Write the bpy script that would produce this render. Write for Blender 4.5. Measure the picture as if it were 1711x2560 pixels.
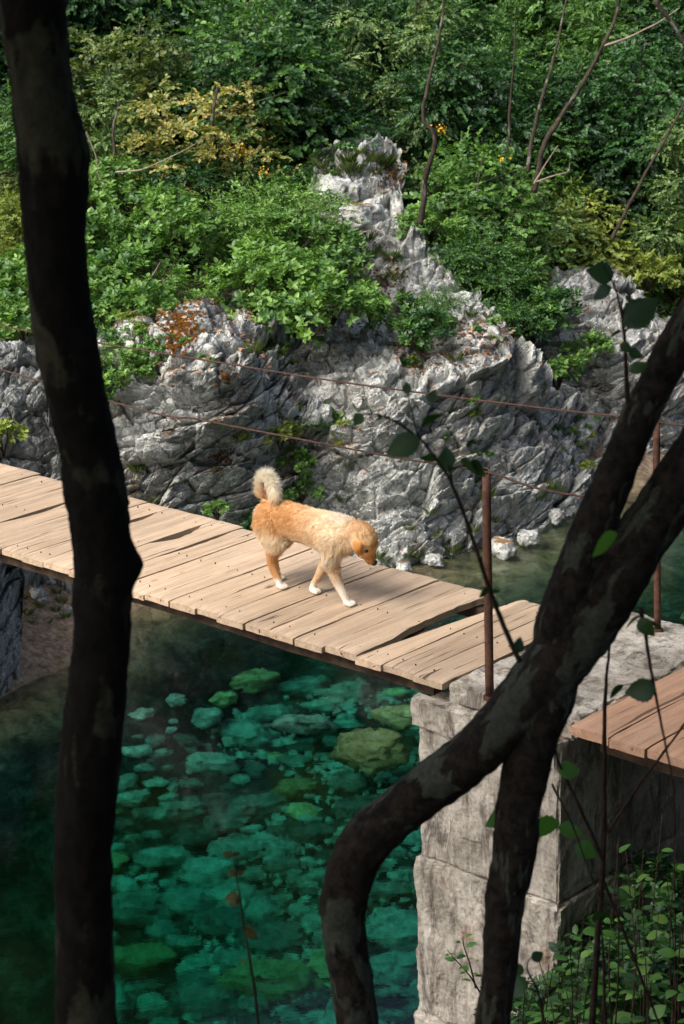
import bpy, math, random
import numpy as np
from mathutils import Vector, Matrix, Quaternion

for o in list(bpy.data.objects):
    bpy.data.objects.remove(o, do_unlink=True)
scene = bpy.context.scene
col = scene.collection
SEED = 7
rnd = random.Random(SEED)

# ------------------------------------------------------------------ camera
CAM_Z = 7.1
PITCH, ROLL, FPX = 17.3, -1.2, 5500.0
W_PX, H_PX = 1711.0, 2560.0
cam_d = bpy.data.cameras.new('camera')
cam = bpy.data.objects.new('camera', cam_d)
col.objects.link(cam)
_rx = Matrix.Rotation(math.radians(90 - PITCH), 4, 'X')
_rz = Matrix.Rotation(math.radians(ROLL), 4, 'Z')
cam.matrix_world = Matrix.Translation((0, 0, CAM_Z)) @ _rx @ _rz
cam_d.sensor_fit = 'VERTICAL'
cam_d.sensor_height = 36.0
cam_d.lens = FPX / H_PX * 36.0
cam_d.clip_start = 0.1
cam_d.clip_end = 400
cam_d.dof.use_dof = True
cam_d.dof.focus_distance = 12.6
cam_d.dof.aperture_fstop = 8.0
scene.camera = cam

# ------------------------------------------------------------------ world, sun, exposure
SUN_DIR = Vector((-0.52, -0.44, 0.76)).normalized()      # towards the sun
sun_el = math.asin(SUN_DIR.z)
sun_rot = math.atan2(SUN_DIR.x, SUN_DIR.y)
world = bpy.data.worlds.new('World')
scene.world = world
world.use_nodes = True
wn = world.node_tree.nodes
wl = world.node_tree.links
wn.clear()
sky = wn.new('ShaderNodeTexSky')
sky.sky_type = 'NISHITA'
sky.sun_disc = False
sky.sun_elevation = sun_el
sky.sun_rotation = sun_rot
sky.air_density = 0.8
sky.dust_density = 6.0
sky.ozone_density = 0.6
bg = wn.new('ShaderNodeBackground')
bg.inputs['Strength'].default_value = 0.15
wo = wn.new('ShaderNodeOutputWorld')
wl.new(sky.outputs[0], bg.inputs['Color'])
wl.new(bg.outputs[0], wo.inputs['Surface'])
sd = bpy.data.lights.new('sun', 'SUN')
sd.energy = 2.1
sd.angle = math.radians(36)
sd.color = (1.0, 0.97, 0.92)
sun = bpy.data.objects.new('sun', sd)
sun.rotation_euler = (-SUN_DIR).to_track_quat('-Z', 'Y').to_euler()
sun.location = (0, 0, 30)
col.objects.link(sun)
scene.view_settings.view_transform = 'Standard'
scene.view_settings.look = 'None'
scene.view_settings.exposure = 0.65
scene.view_settings.gamma = 1.0
scene.view_settings.use_curve_mapping = False
scene.render.engine = 'CYCLES'
scene.cycles.max_bounces = 8
scene.cycles.transparent_max_bounces = 12

# ------------------------------------------------------------------ picture -> world helpers
MW = np.array(cam.matrix_world.to_3x3())
def ray(px, py):
    return MW @ np.array([(px - 855.5) / FPX, -(py - 1280.0) / FPX, -1.0])
def at_z(px, py, z):
    d = ray(px, py); t = (z - CAM_Z) / d[2]
    return np.array([0, 0, CAM_Z]) + t * d
def at_y(px, py, y):
    d = ray(px, py); t = y / d[1]
    return np.array([0, 0, CAM_Z]) + t * d

# ------------------------------------------------------------------ noise in numpy
def _hash(ix, iy, iz, k):
    n = (ix.astype(np.int64) * 374761393 + iy.astype(np.int64) * 668265263 + iz.astype(np.int64) * 2147483647 + k * 1274126177) & 0x7fffffff
    n = ((n ^ (n >> 13)) * 1274126177) & 0x7fffffff
    n = ((n ^ (n >> 15)) * 668265263) & 0x7fffffff
    return ((n ^ (n >> 16)) & 0xffffff) / float(0xffffff)
def vnoise(p, k=0):
    f = np.floor(p); t = p - f; t = t * t * (3 - 2 * t)
    i = f.astype(np.int64); r = 0
    for dx in (0, 1):
        wx = t[:, 0] if dx else 1 - t[:, 0]
        for dy in (0, 1):
            wy = t[:, 1] if dy else 1 - t[:, 1]
            for dz in (0, 1):
                wz = t[:, 2] if dz else 1 - t[:, 2]
                r = r + wx * wy * wz * _hash(i[:, 0] + dx, i[:, 1] + dy, i[:, 2] + dz, k)
    return r * 2 - 1
def fbm(p, octv=4, k=0, gain=0.5):
    a, s, r = 1.0, 1.0, 0
    for o in range(octv):
        r = r + a * vnoise(p * s + 17.3 * o, k + o); a *= gain; s *= 2.03
    return r
def worley(p, k=0):
    i = np.floor(p).astype(np.int64)
    n = len(p)
    f1 = np.full(n, 9.0); f2 = np.full(n, 9.0)
    cid = np.zeros((n, 3), dtype=np.int64); vec = np.zeros((n, 3))
    for dx in (-1, 0, 1):
        for dy in (-1, 0, 1):
            for dz in (-1, 0, 1):
                c = i + np.array([dx, dy, dz])
                j = np.stack([_hash(c[:, 0], c[:, 1], c[:, 2], k + 11 * q) for q in (1, 2, 3)], 1)
                v = p - (c + 0.15 + 0.7 * j)
                d = np.sqrt((v * v).sum(1))
                m = d < f1
                f2 = np.where(m, f1, np.minimum(f2, d))
                f1 = np.where(m, d, f1)
                cid[m] = c[m]; vec[m] = v[m]
    return f1, f2, cid, vec
def cell_rand(cid, k):
    return _hash(cid[:, 0], cid[:, 1], cid[:, 2], k) * 2 - 1

# ------------------------------------------------------------------ mesh helpers
def mesh_np(name, verts, faces, smooth=True, attrs=None, mat=None):
    me = bpy.data.meshes.new(name)
    verts = np.asarray(verts, dtype=np.float32)
    me.vertices.add(len(verts)); me.vertices.foreach_set('co', verts.ravel())
    if isinstance(faces, np.ndarray):
        nf, k = faces.shape
        me.loops.add(nf * k); me.loops.foreach_set('vertex_index', faces.astype(np.int32).ravel())
        me.polygons.add(nf)
        me.polygons.foreach_set('loop_start', np.arange(0, nf * k, k, dtype=np.int32))
        me.polygons.foreach_set('loop_total', np.full(nf, k, dtype=np.int32))
    else:
        tot = np.array([len(f) for f in faces], dtype=np.int32)
        flat = np.array([i for f in faces for i in f], dtype=np.int32)
        me.loops.add(len(flat)); me.loops.foreach_set('vertex_index', flat)
        me.polygons.add(len(tot))
        st = np.concatenate([[0], np.cumsum(tot)[:-1]]).astype(np.int32)
        me.polygons.foreach_set('loop_start', st); me.polygons.foreach_set('loop_total', tot)
    me.polygons.foreach_set('use_smooth', np.full(len(me.polygons), smooth))
    me.update(calc_edges=True)
    if attrs:
        for an, (kind, arr) in attrs.items():
            if kind == 'FLOAT':
                a = me.attributes.new(an, 'FLOAT', 'POINT'); a.data.foreach_set('value', np.asarray(arr, dtype=np.float32))
            else:
                a = me.attributes.new(an, 'FLOAT_COLOR', 'POINT')
                c = np.ones((len(arr), 4), dtype=np.float32); c[:, :3] = arr
                a.data.foreach_set('color', c.ravel())
    if mat: me.materials.append(mat)
    return me
def obj(name, me, parent=None, loc=None, label=None, cat=None, group=None, kind=None, rz=None):
    o = bpy.data.objects.new(name, me)
    col.objects.link(o)
    if parent is not None: o.parent = parent
    if loc is not None: o.location = loc
    if rz is not None: o.rotation_euler = (0, 0, rz)
    if label: o['label'] = label
    if cat: o['category'] = cat
    if group: o['group'] = group
    if kind: o['kind'] = kind
    return o
def grid_faces(nu, nv):
    i = np.arange(nu - 1)[:, None] * nv + np.arange(nv - 1)[None, :]
    i = i.ravel()
    return np.stack([i, i + nv, i + nv + 1, i + 1], 1)
def catmull(pts, n):
    pts = np.asarray(pts, float)
    P = np.vstack([2 * pts[0] - pts[1], pts, 2 * pts[-1] - pts[-2]])
    out = []
    for i in range(1, len(P) - 2):
        for t in np.linspace(0, 1, n, endpoint=False):
            a, b, c, d = P[i - 1], P[i], P[i + 1], P[i + 2]
            out.append(0.5 * ((2 * b) + (-a + c) * t + (2 * a - 5 * b + 4 * c - d) * t * t + (-a + 3 * b - 3 * c + d) * t ** 3))
    out.append(P[-2])
    return np.array(out)
def tube_np(pts, rad, seg=8, cap=True):
    pts = np.asarray(pts, float); n = len(pts)
    rad = np.broadcast_to(np.asarray(rad, float), (n,))
    tan = np.gradient(pts, axis=0); tan /= np.linalg.norm(tan, axis=1)[:, None] + 1e-9
    up = np.array([0.31, 0.95, 0.07]) if abs(tan[0][2]) > 0.7 else np.array([0, 0, 1.0])
    V = []
    nrm = np.cross(tan[0], up); nrm /= np.linalg.norm(nrm)
    for i in range(n):
        nrm = nrm - tan[i] * (nrm @ tan[i]); nrm /= np.linalg.norm(nrm)
        b = np.cross(tan[i], nrm)
        a = np.linspace(0, 2 * math.pi, seg, endpoint=False)
        V.append(pts[i] + rad[i] * (np.cos(a)[:, None] * nrm + np.sin(a)[:, None] * b))
    V = np.concatenate(V)
    F = []
    for i in range(n - 1):
        for j in range(seg):
            k = (j + 1) % seg
            F.append((i * seg + j, i * seg + k, (i + 1) * seg + k, (i + 1) * seg + j))
    if cap:
        F.append(tuple(range(seg - 1, -1, -1))); F.append(tuple((n - 1) * seg + j for j in range(seg)))
    return V, F
class MB:
    def __init__(s): s.v = []; s.f = []; s.n = 0
    def add(s, V, F):
        s.v.append(np.asarray(V, float))
        s.f += [tuple(int(i) + s.n for i in f) for f in F]
        s.n += len(V)
    def mesh(s, name, mat, smooth=True):
        return mesh_np(name, np.concatenate(s.v), s.f, smooth, mat=mat)
def smooth_vertex_noise(V, amp, scale, k=0, octv=3):
    V = np.asarray(V, float)
    return V + np.stack([fbm(V * scale + 31 * q, octv, k + q) for q in range(3)], 1) * amp
def sstep(a, b, x):
    t = np.clip((x - a) / (b - a), 0, 1); return t * t * (3 - 2 * t)

# ------------------------------------------------------------------ materials
class NT:
    def __init__(s, name):
        s.m = bpy.data.materials.new(name); s.m.use_nodes = True
        s.t = s.m.node_tree; s.t.nodes.clear()
        s.out = s.t.nodes.new('ShaderNodeOutputMaterial')
    def n(s, typ, **kw):
        nd = s.t.nodes.new('ShaderNode' + typ)
        for k, v in kw.items():
            if k.startswith('_'): setattr(nd, k[1:], v)
            else:
                key = k.replace('__', ' ')
                if key.isdigit(): key = int(key)
                nd.inputs[key].default_value = v
        return nd
    def l(s, a, b): s.t.links.new(a, b)
    def ramp(s, fac, stops, interp='LINEAR'):
        r = s.t.nodes.new('ShaderNodeValToRGB'); r.color_ramp.interpolation = interp
        e = r.color_ramp.elements
        while len(e) < len(stops): e.new(0.5)
        for el, (p, c) in zip(e, stops):
            el.position = p; el.color = (c[0], c[1], c[2], 1) if hasattr(c, '__len__') else (c, c, c, 1)
        s.l(fac, r.inputs[0]); return r.outputs[0]
    def mix(s, fac, a, b, mode='MIX'):
        m = s.t.nodes.new('ShaderNodeMix'); m.data_type = 'RGBA'; m.blend_type = mode
        for sock, v in ((m.inputs['Factor'], fac), (m.inputs['A'], a), (m.inputs['B'], b)):
            if isinstance(v, (int, float)): sock.default_value = v
            elif isinstance(v, tuple): sock.default_value = (v[0], v[1], v[2], 1)
            else: s.l(v, sock)
        return m.outputs['Result']
    def math(s, op, a, b=0.0, clamp=False):
        m = s.t.nodes.new('ShaderNodeMath'); m.operation = op; m.use_clamp = clamp
        for sock, v in ((m.inputs[0], a), (m.inputs[1], b)):
            if isinstance(v, (int, float)): sock.default_value = v
            else: s.l(v, sock)
        return m.outputs[0]
    def noise(s, vec, scale, detail=5.0, rough=0.55, dist=0.0):
        nd = s.n('TexNoise', Scale=scale, Detail=detail, Roughness=rough, Distortion=dist)
        s.l(vec, nd.inputs['Vector']); return nd.outputs['Fac']
    def mapping(s, vec, scale=(1, 1, 1), rot=(0, 0, 0), loc=(0, 0, 0)):
        nd = s.n('Mapping', Scale=scale, Rotation=rot, Location=loc); s.l(vec, nd.inputs['Vector']); return nd.outputs[0]
    def bump(s, h, strength, dist, normal=None):
        b = s.n('Bump', Strength=strength, Distance=dist); s.l(h, b.inputs['Height'])
        if normal is not None: s.l(normal, b.inputs['Normal'])
        return b.outputs[0]
    def principled(s, color, rough=0.8, normal=None, spec=0.3):
        p = s.n('BsdfPrincipled')
        if isinstance(color, tuple): p.inputs['Base Color'].default_value = (color[0], color[1], color[2], 1)
        else: s.l(color, p.inputs['Base Color'])
        if isinstance(rough, (int, float)): p.inputs['Roughness'].default_value = rough
        else: s.l(rough, p.inputs['Roughness'])
        p.inputs['Specular IOR Level'].default_value = spec
        if normal is not None: s.l(normal, p.inputs['Normal'])
        s.l(p.outputs[0], s.out.inputs['Surface'])
        return p
    def coord(s, w='Object'):
        return s.n('TexCoord').outputs[w]

def mat_rock(name, tone=1.0, litter=True, dark=0.0):
    t = NT(name); co = t.n('NewGeometry').outputs['Position']
    big = t.noise(co, 0.9, 4, 0.6)
    mid = t.noise(co, 5.0, 6, 0.7, 0.6)
    fine = t.noise(co, 26.0, 6, 0.75)
    v = t.n('TexVoronoi', Scale=9.0, _feature='DISTANCE_TO_EDGE'); 
    wv = t.mix(0.12, co, t.n('TexNoise', Scale=4.0).outputs['Color'])
    t.l(wv, v.inputs['Vector'])
    base = t.ramp(mid, [(0.28, (0.13 * tone, 0.145 * tone, 0.14 * tone)), (0.42, (0.42 * tone, 0.445 * tone, 0.43 * tone)), (0.52, (0.60 * tone, 0.625 * tone, 0.60 * tone)), (0.66, (0.80 * tone, 0.82 * tone, 0.79 * tone))])
    st = t.mapping(co, (2.2, 2.2, 0.5)); stain = t.noise(st, 2.4, 6, 0.7, 0.8)
    sf = t.ramp(stain, [(0.54 - dark, 0.0), (0.68 - dark, 0.7)])
    c = t.mix(sf, base, (0.055 * tone, 0.06 * tone, 0.065 * tone))
    lf = t.ramp(fine, [(0.35, 0.62), (0.62, 1.15)])
    c = t.mix(1.0, c, lf, 'MULTIPLY')
    warm = t.ramp(big, [(0.56, 0.0), (0.72, 0.30)])
    c = t.mix(warm, c, (0.36, 0.31, 0.25))
    if litter:
        nz = t.n('SeparateXYZ'); t.l(t.n('NewGeometry').outputs['Normal'], nz.inputs[0])
        up = t.ramp(nz.outputs['Z'], [(0.55, 0.0), (0.85, 1.0)])
        pat = t.ramp(t.noise(co, 2.6, 6, 0.65), [(0.50, 0.0), (0.58, 1.0)])
        f = t.math('MULTIPLY', up, pat)
        soil = t.ramp(t.noise(co, 30, 3), [(0.35, (0.10, 0.055, 0.03)), (0.5, (0.28, 0.15, 0.075)), (0.6, (0.09, 0.11, 0.03)), (0.72, (0.42, 0.24, 0.12))])
        c = t.mix(f, c, soil)
        pat2 = t.ramp(t.noise(t.mapping(co, (1, 1, 1), (0, 0, 0), (9, 4, 2)), 3.4, 5, 0.6), [(0.62, 0.0), (0.70, 0.75)])
        c = t.mix(pat2, c, t.ramp(t.noise(co, 40, 3), [(0.4, (0.05, 0.035, 0.015)), (0.6, (0.22, 0.10, 0.025))]))
    h = t.math('ADD', t.math('MULTIPLY', mid, 0.5), t.math('MULTIPLY', fine, 0.22))
    ed = t.ramp(v.outputs['Distance'], [(0.0, 0.0), (0.06, 1.0)])
    h = t.math('ADD', h, t.math('MULTIPLY', ed, 0.10))
    t.principled(c, 0.92, t.bump(h, 0.9, 0.06), 0.15)
    return t.m

def mat_leaf(name, c1, c2, trans=0.35, obj_var=0.10):
    """c1 dark, c2 light leaf colour"""
    t = NT(name)
    a = t.n('Attribute', _attribute_name='tint').outputs['Fac']
    oi = t.n('ObjectInfo').outputs['Random']
    f = t.math('ADD', a, t.math('MULTIPLY', t.math('SUBTRACT', oi, 0.5), obj_var * 4), clamp=True)
    c = t.mix(f, c1, c2)
    d = t.n('BsdfDiffuse'); t.l(c, d.inputs['Color'])
    tr = t.n('BsdfTranslucent'); t.l(t.mix(1.0, c, (1.15, 1.25, 0.55), 'MULTIPLY'), tr.inputs['Color'])
    m = t.n('MixShader', Fac=trans); t.l(d.outputs[0], m.inputs[1]); t.l(tr.outputs[0], m.inputs[2])
    g = t.n('BsdfGlossy', Roughness=0.45); g.inputs['Color'].default_value = (0.8, 0.85, 0.9, 1)
    m2 = t.n('MixShader', Fac=0.035); t.l(m.outputs[0], m2.inputs[1]); t.l(g.outputs[0], m2.inputs[2])
    t.l(m2.outputs[0], t.out.inputs['Surface'])
    return t.m

def mat_bark(name, c1, c2, lichen, scale=1.0, lich=0.55, zs=0.35):
    t = NT(name); co = t.coord('Object')
    st = t.mapping(co, (1, 1, zs))
    a = t.noise(st, 22 * scale, 6, 0.7)
    base = t.ramp(a, [(0.35, c1), (0.65, c2)])
    w = t.mapping(t.mix(0.22, co, t.n('TexNoise', Scale=6.0 * scale).outputs['Color']), (1, 1, 0.95))
    p = t.noise(w, 7.5 * scale, 1.5, 0.45)
    f = t.ramp(t.math('ADD', p, t.math('MULTIPLY', t.math('SUBTRACT', t.noise(co, 40 * scale, 4, 0.7), 0.5), 0.16)), [(lich, 0.0), (lich + 0.05, 1.0)])
    lc = t.ramp(t.noise(co, 60 * scale, 4), [(0.35, tuple(x * 0.6 for x in lichen)), (0.7, lichen)])
    c = t.mix(f, base, lc)
    h = t.math('ADD', t.math('MULTIPLY', a, 0.6), t.math('MULTIPLY', t.noise(st, 70 * scale, 4), 0.3))
    t.principled(c, 0.85, t.bump(h, 1.0, 0.02), 0.2)
    return t.m

def mat_wood(name, cols, dirt=(0.32, 0.21, 0.13)):
    t = NT(name)
    oi = t.n('ObjectInfo'); co0 = t.coord('Object')
    off = t.n('CombineXYZ'); t.l(t.math('MULTIPLY', oi.outputs['Random'], 37.0), off.inputs[0]); t.l(t.math('MULTIPLY', oi.outputs['Random'], 91.0), off.inputs[1])
    ad = t.n('VectorMath', _operation='ADD'); t.l(co0, ad.inputs[0]); t.l(off.outputs[0], ad.inputs[1])
    co = ad.outputs[0]
    wob = t.mix(0.035, co, t.n('TexNoise', Scale=2.2).outputs['Color'])
    g = t.mapping(wob, (1, 0.035, 1))
    gr = t.noise(g, 75, 7, 0.75, 0.25)
    g2 = t.noise(t.mapping(wob, (1, 0.05, 1)), 22, 3, 0.6)
    patch = t.noise(co, 2.3, 5, 0.65)
    c = t.ramp(gr, [(0.12, cols[0]), (0.36, cols[1]), (0.58, cols[2]), (0.8, cols[3])])
    sy = t.n('SeparateXYZ'); t.l(co0, sy.inputs[0])
    endf = t.ramp(t.math('ABSOLUTE', sy.outputs['Y']), [(0.36, 0.0), (0.60, 0.30)])
    c = t.mix(t.math('SUBTRACT', t.ramp(patch, [(0.34, 0.25), (0.60, 0.92)]), endf, True), c, dirt)
    c = t.mix(1.0, c, t.ramp(t.noise(co, 130, 4, 0.7), [(0.3, 0.86), (0.65, 1.07)]), 'MULTIPLY')
    c = t.mix(1.0, c, t.ramp(g2, [(0.3, 0.78), (0.6, 1.08)]), 'MULTIPLY')
    # dark checks and nail knots
    ck = t.ramp(t.noise(t.mapping(wob, (1, 0.02, 1), (0, 0, 0), (3, 5, 1)), 60, 2, 0.5), [(0.655, 0.0), (0.69, 0.85)])
    c = t.mix(ck, c, (0.07, 0.045, 0.03))
    kn = t.n('TexVoronoi', Scale=3.4); t.l(t.mapping(co, (1, 0.55, 1)), kn.inputs['Vector'])
    kf = t.ramp(kn.outputs['Distance'], [(0.03, 0.85), (0.085, 0.0)])
    c = t.mix(kf, c, (0.12, 0.07, 0.04))
    rv = t.math('ADD', t.math('MULTIPLY', oi.outputs['Random'], 0.28), 0.86)
    hs = t.n('HueSaturation'); t.l(rv, hs.inputs['Value']); t.l(c, hs.inputs['Color'])
    h = t.math('ADD', gr, t.math('MULTIPLY', ck, -1.2))
    t.principled(hs.outputs[0], 0.85, t.bump(h, 0.6, 0.004), 0.2)
    return t.m

def mat_concrete(name):
    t = NT(name); co = t.coord('Object')
    a = t.noise(co, 3.2, 6, 0.65); b = t.noise(co, 45, 6, 0.8)
    c = t.ramp(a, [(0.32, (0.24, 0.22, 0.185)), (0.5, (0.40, 0.375, 0.325)), (0.68, (0.58, 0.55, 0.49))])
    c = t.mix(1.0, c, t.ramp(b, [(0.35, 0.66), (0.55, 1.08)]), 'MULTIPLY')
    st = t.noise(t.mapping(co, (2.2, 2.2, 0.8)), 4, 7, 0.78, 0.6)
    c = t.mix(t.ramp(st, [(0.48, 0.0), (0.62, 0.85)]), c, (0.075, 0.06, 0.05))
    rs = t.noise(t.mapping(co, (1.4, 1.4, 0.5), (0, 0, 0), (5, 2, 8)), 4, 5, 0.7)
    c = t.mix(t.ramp(rs, [(0.6, 0.0), (0.7, 0.55)]), c, (0.21, 0.12, 0.07))
    pit = t.ramp(t.noise(co, 90, 2), [(0.30, 0.0), (0.36, 1.0)])
    h = t.math('ADD', t.math('MULTIPLY', b, 0.6), t.math('MULTIPLY', pit, 0.25))
    t.principled(c, 0.93, t.bump(h, 0.8, 0.012), 0.15)
    return t.m

def mat_simple(name, c1, c2, scale, rough=0.85, bump=0.3, bd=0.01, spec=0.2, metal=0.0):
    t = NT(name); co = t.coord('Object')
    a = t.noise(co, scale, 6, 0.65)
    c = t.ramp(a, [(0.35, c1), (0.65, c2)])
    p = t.principled(c, rough, t.bump(a, bump, bd), spec)
    p.inputs['Metallic'].default_value = metal
    return t.m

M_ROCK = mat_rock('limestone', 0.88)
M_ROCKR = mat_rock('darker_limestone', 0.8, True, 0.03)  # slightly darker tone with a little more stain
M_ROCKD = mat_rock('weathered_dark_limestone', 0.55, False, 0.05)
M_WOOD = mat_wood('weathered_plank_wood', [(0.20, 0.13, 0.085), (0.42, 0.31, 0.21), (0.57, 0.45, 0.33), (0.69, 0.59, 0.47)], (0.455, 0.338, 0.23))
M_WOODR = mat_wood('reddish_plank_wood', [(0.16, 0.09, 0.06), (0.34, 0.21, 0.14), (0.44, 0.29, 0.20), (0.54, 0.40, 0.31)], (0.36, 0.215, 0.14))
M_BEAM = mat_simple('dark_beam_wood', (0.03, 0.02, 0.015), (0.09, 0.06, 0.04), 12)
M_CONC = mat_concrete('old_concrete')
M_RUST = mat_simple('rusty_painted_steel', (0.045, 0.024, 0.018), (0.13, 0.06, 0.04), 25, 0.75, 0.4, 0.002, 0.3)
M_CABLE = mat_simple('rusty_cable', (0.03, 0.018, 0.014), (0.10, 0.05, 0.035), 60, 0.7, 0.3, 0.001, 0.3)
M_BARK_F = mat_bark('dark_lichened_bark', (0.005, 0.005, 0.004), (0.016, 0.013, 0.010), (0.068, 0.070, 0.044), 0.75, 0.53, 1.0)
M_BARK_G = mat_bark('warm_lichened_bark', (0.007, 0.006, 0.005), (0.045, 0.037, 0.029), (0.095, 0.108, 0.082), 1.25, 0.535, 1.0)
M_BARK = mat_bark('forest_bark', (0.022, 0.018, 0.014), (0.075, 0.06, 0.045), (0.16, 0.17, 0.13), 1.0, 0.6)
M_TWIG = mat_simple('twig_bark', (0.02, 0.013, 0.01), (0.06, 0.04, 0.03), 40)
M_DEAD = mat_simple('bare_pale_wood', (0.16, 0.13, 0.10), (0.30, 0.25, 0.2), 30)

# ------------------------------------------------------------------ terrain height
def s_across(x, y):        # < 0 inside the river (far bank at 0), about -8.4 at the near bank
    return (x + 1.0) * -0.69 + (y - 19.5) * 0.72
def ground_h(x, y):
    x = np.asarray(x, float); y = np.asarray(y, float)
    s = s_across(x, y)
    along = (x + 1.0) * 0.72 + (y - 19.5) * 0.69
    s = s - 0.9 * sstep(-2.0, 0.1, along) * sstep(2.6, 1.0, along) * sstep(-4, -1, s)
    P = np.stack([x, y, np.zeros_like(x)], -1).reshape(-1, 3)
    n1 = fbm(P * 0.25, 4, 3).reshape(x.shape); n2 = fbm(P * 1.3, 4, 5).reshape(x.shape)
    # river bed (as seen through the water)
    bed = -1.55 * sstep(0.0, -1.5 - 3.2 * sstep(0.6, 2.6, along), s) - 0.12 + 0.14 * n2 - 0.35 * n1 * sstep(-1, -3, s)
    bed = bed - 1.3 * sstep(-1.0, -4.5, along) * sstep(-0.5, -2.5, s)         # deeper on the left
    # far side
    far = 0.08 + 0.42 * sstep(0.1, 1.7, s) + 1.7 * sstep(1.9, 3.8, s) + 0.20 * np.maximum(s - 3.0, 0) + 0.55 * np.maximum(s - 11, 0) + 0.4 * n1 * sstep(1, 4, s) + 0.08 * n2
    near = 0.1 + 5.5 * sstep(-8.6, -14.2, s) + 0.45 * np.maximum(-s - 14.5, 0) + 0.10 * n2 + 0.2 * n1
    u_ = (x - 0.494) * 0.741 - (y - 10.26) * 0.671
    near = np.maximum(near, (2.55 + 0.1 * n2) * sstep(1.1, 2.3, u_) * sstep(1.45, 2.4, x) * sstep(4.5, 6.5, y))  # unseen mound raised to block light from the pier's side face
    wf = sstep(-0.25, 0.45, s); wnr = sstep(-8.1, -9.0, s)
    h = bed * (1 - wf) * (1 - wnr) + far * wf + near * wnr
    return h

def axis_lines(lo, hi, dlo, dhi, fine, coarse):
    a = list(np.arange(dlo, dhi, fine)); st = fine; x = dhi
    while x < hi: a.append(x); st = min(st * 1.12, coarse); x += st
    a.append(hi); st = fine; x = dlo - fine
    while x > lo: a.insert(0, x); st = min(st * 1.12, coarse); x -= st
    a.insert(0, lo); return np.array(a)
gx = axis_lines(-60, 60, -4.5, 6.0, 0.06, 3.0)
gy = axis_lines(-40, 95, 11.5, 30.0, 0.06, 3.0)
GX, GY = np.meshgrid(gx, gy, indexing='ij')
GZ = ground_h(GX, GY)
def gz(x, y):
    """terrain height read off the finished terrain sheet"""
    i = min(max(int(np.searchsorted(gx, x)) - 1, 0), len(gx) - 2); j = min(max(int(np.searchsorted(gy, y)) - 1, 0), len(gy) - 2)
    a = (x - gx[i]) / (gx[i + 1] - gx[i]); b = (y - gy[j]) / (gy[j + 1] - gy[j])
    return float(GZ[i, j] * (1 - a) * (1 - b) + GZ[i + 1, j] * a * (1 - b) + GZ[i, j + 1] * (1 - a) * b + GZ[i + 1, j + 1] * a * b)
def ground_point(px, py):
    d = ray(px, py); o = np.array([0, 0, CAM_Z])
    for k in range(600):
        q = o + d * (8 + 0.05 * k) / d[1]
        if gz(q[0], q[1]) >= q[2]: break
    return q
t = NT('forest_floor_and_bed')
co = t.n('NewGeometry').outputs['Position']
sep = t.n('SeparateXYZ'); t.l(co, sep.inputs[0])
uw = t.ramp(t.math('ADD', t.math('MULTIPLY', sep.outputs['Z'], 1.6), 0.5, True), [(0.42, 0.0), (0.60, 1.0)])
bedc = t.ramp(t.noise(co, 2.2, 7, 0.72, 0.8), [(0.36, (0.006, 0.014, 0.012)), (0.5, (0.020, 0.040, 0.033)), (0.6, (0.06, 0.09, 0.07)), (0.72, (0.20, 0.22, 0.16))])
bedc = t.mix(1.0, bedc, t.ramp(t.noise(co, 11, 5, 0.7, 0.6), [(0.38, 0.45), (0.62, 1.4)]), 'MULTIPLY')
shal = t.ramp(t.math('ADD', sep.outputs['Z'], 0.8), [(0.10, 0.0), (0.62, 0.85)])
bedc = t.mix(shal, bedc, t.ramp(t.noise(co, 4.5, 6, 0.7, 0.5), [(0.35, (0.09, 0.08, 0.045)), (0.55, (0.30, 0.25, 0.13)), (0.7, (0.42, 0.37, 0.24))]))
soil = t.ramp(t.noise(co, 9, 6, 0.7), [(0.35, (0.012, 0.014, 0.008)), (0.5, (0.03, 0.03, 0.015)), (0.62, (0.02, 0.045, 0.014)), (0.75, (0.09, 0.06, 0.03))])
shore = t.ramp(t.noise(co, 12, 6, 0.75), [(0.35, (0.10, 0.075, 0.05)), (0.5, (0.26, 0.19, 0.13)), (0.65, (0.42, 0.34, 0.26))])
hi = t.ramp(t.math('MULTIPLY', sep.outputs['Z'], 0.5), [(0.22, 0.0), (0.42, 1.0)])
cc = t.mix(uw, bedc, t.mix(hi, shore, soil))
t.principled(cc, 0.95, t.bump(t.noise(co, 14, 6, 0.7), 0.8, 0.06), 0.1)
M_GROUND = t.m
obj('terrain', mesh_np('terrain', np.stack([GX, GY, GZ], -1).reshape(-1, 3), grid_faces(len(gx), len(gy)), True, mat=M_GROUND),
    kind='structure', label='forest floor, banks and stony bed of the river', )

# ------------------------------------------------------------------ water
t = NT('clear_green_water')
co = t.n('NewGeometry').outputs['Position']
wv = t.mapping(co, (1.0, 2.2, 1.0), (0, 0, math.radians(-25)))
rip = t.math('ADD', t.math('MULTIPLY', t.noise(wv, 3.5, 4, 0.6, 0.4), 1.0), t.math('MULTIPLY', t.noise(wv, 13, 3, 0.6), 0.22))
bn = t.bump(rip, 0.08, 0.025)
fr = t.n('Fresnel', IOR=1.333); t.l(bn, fr.inputs['Normal'])
gl = t.n('BsdfGlossy', Roughness=0.03); t.l(bn, gl.inputs['Normal'])
tp = t.n('BsdfRefraction', IOR=1.333, Roughness=0.0); t.l(bn, tp.inputs['Normal'])
ms = t.n('MixShader'); t.l(fr.outputs[0], ms.inputs[0]); t.l(tp.outputs[0], ms.inputs[1]); t.l(gl.outputs[0], ms.inputs[2])
t.l(ms.outputs[0], t.out.inputs['Surface'])
va = t.n('VolumeAbsorption', Density=1.0); va.inputs['Color'].default_value = (0.20, 0.80, 0.74, 1)
t.l(va.outputs[0], t.out.inputs['Volume'])
M_WATER = t.m
ex = 58
bx = [(-ex, -38), (ex, -38), (ex, 90), (-ex, 90)]
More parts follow.
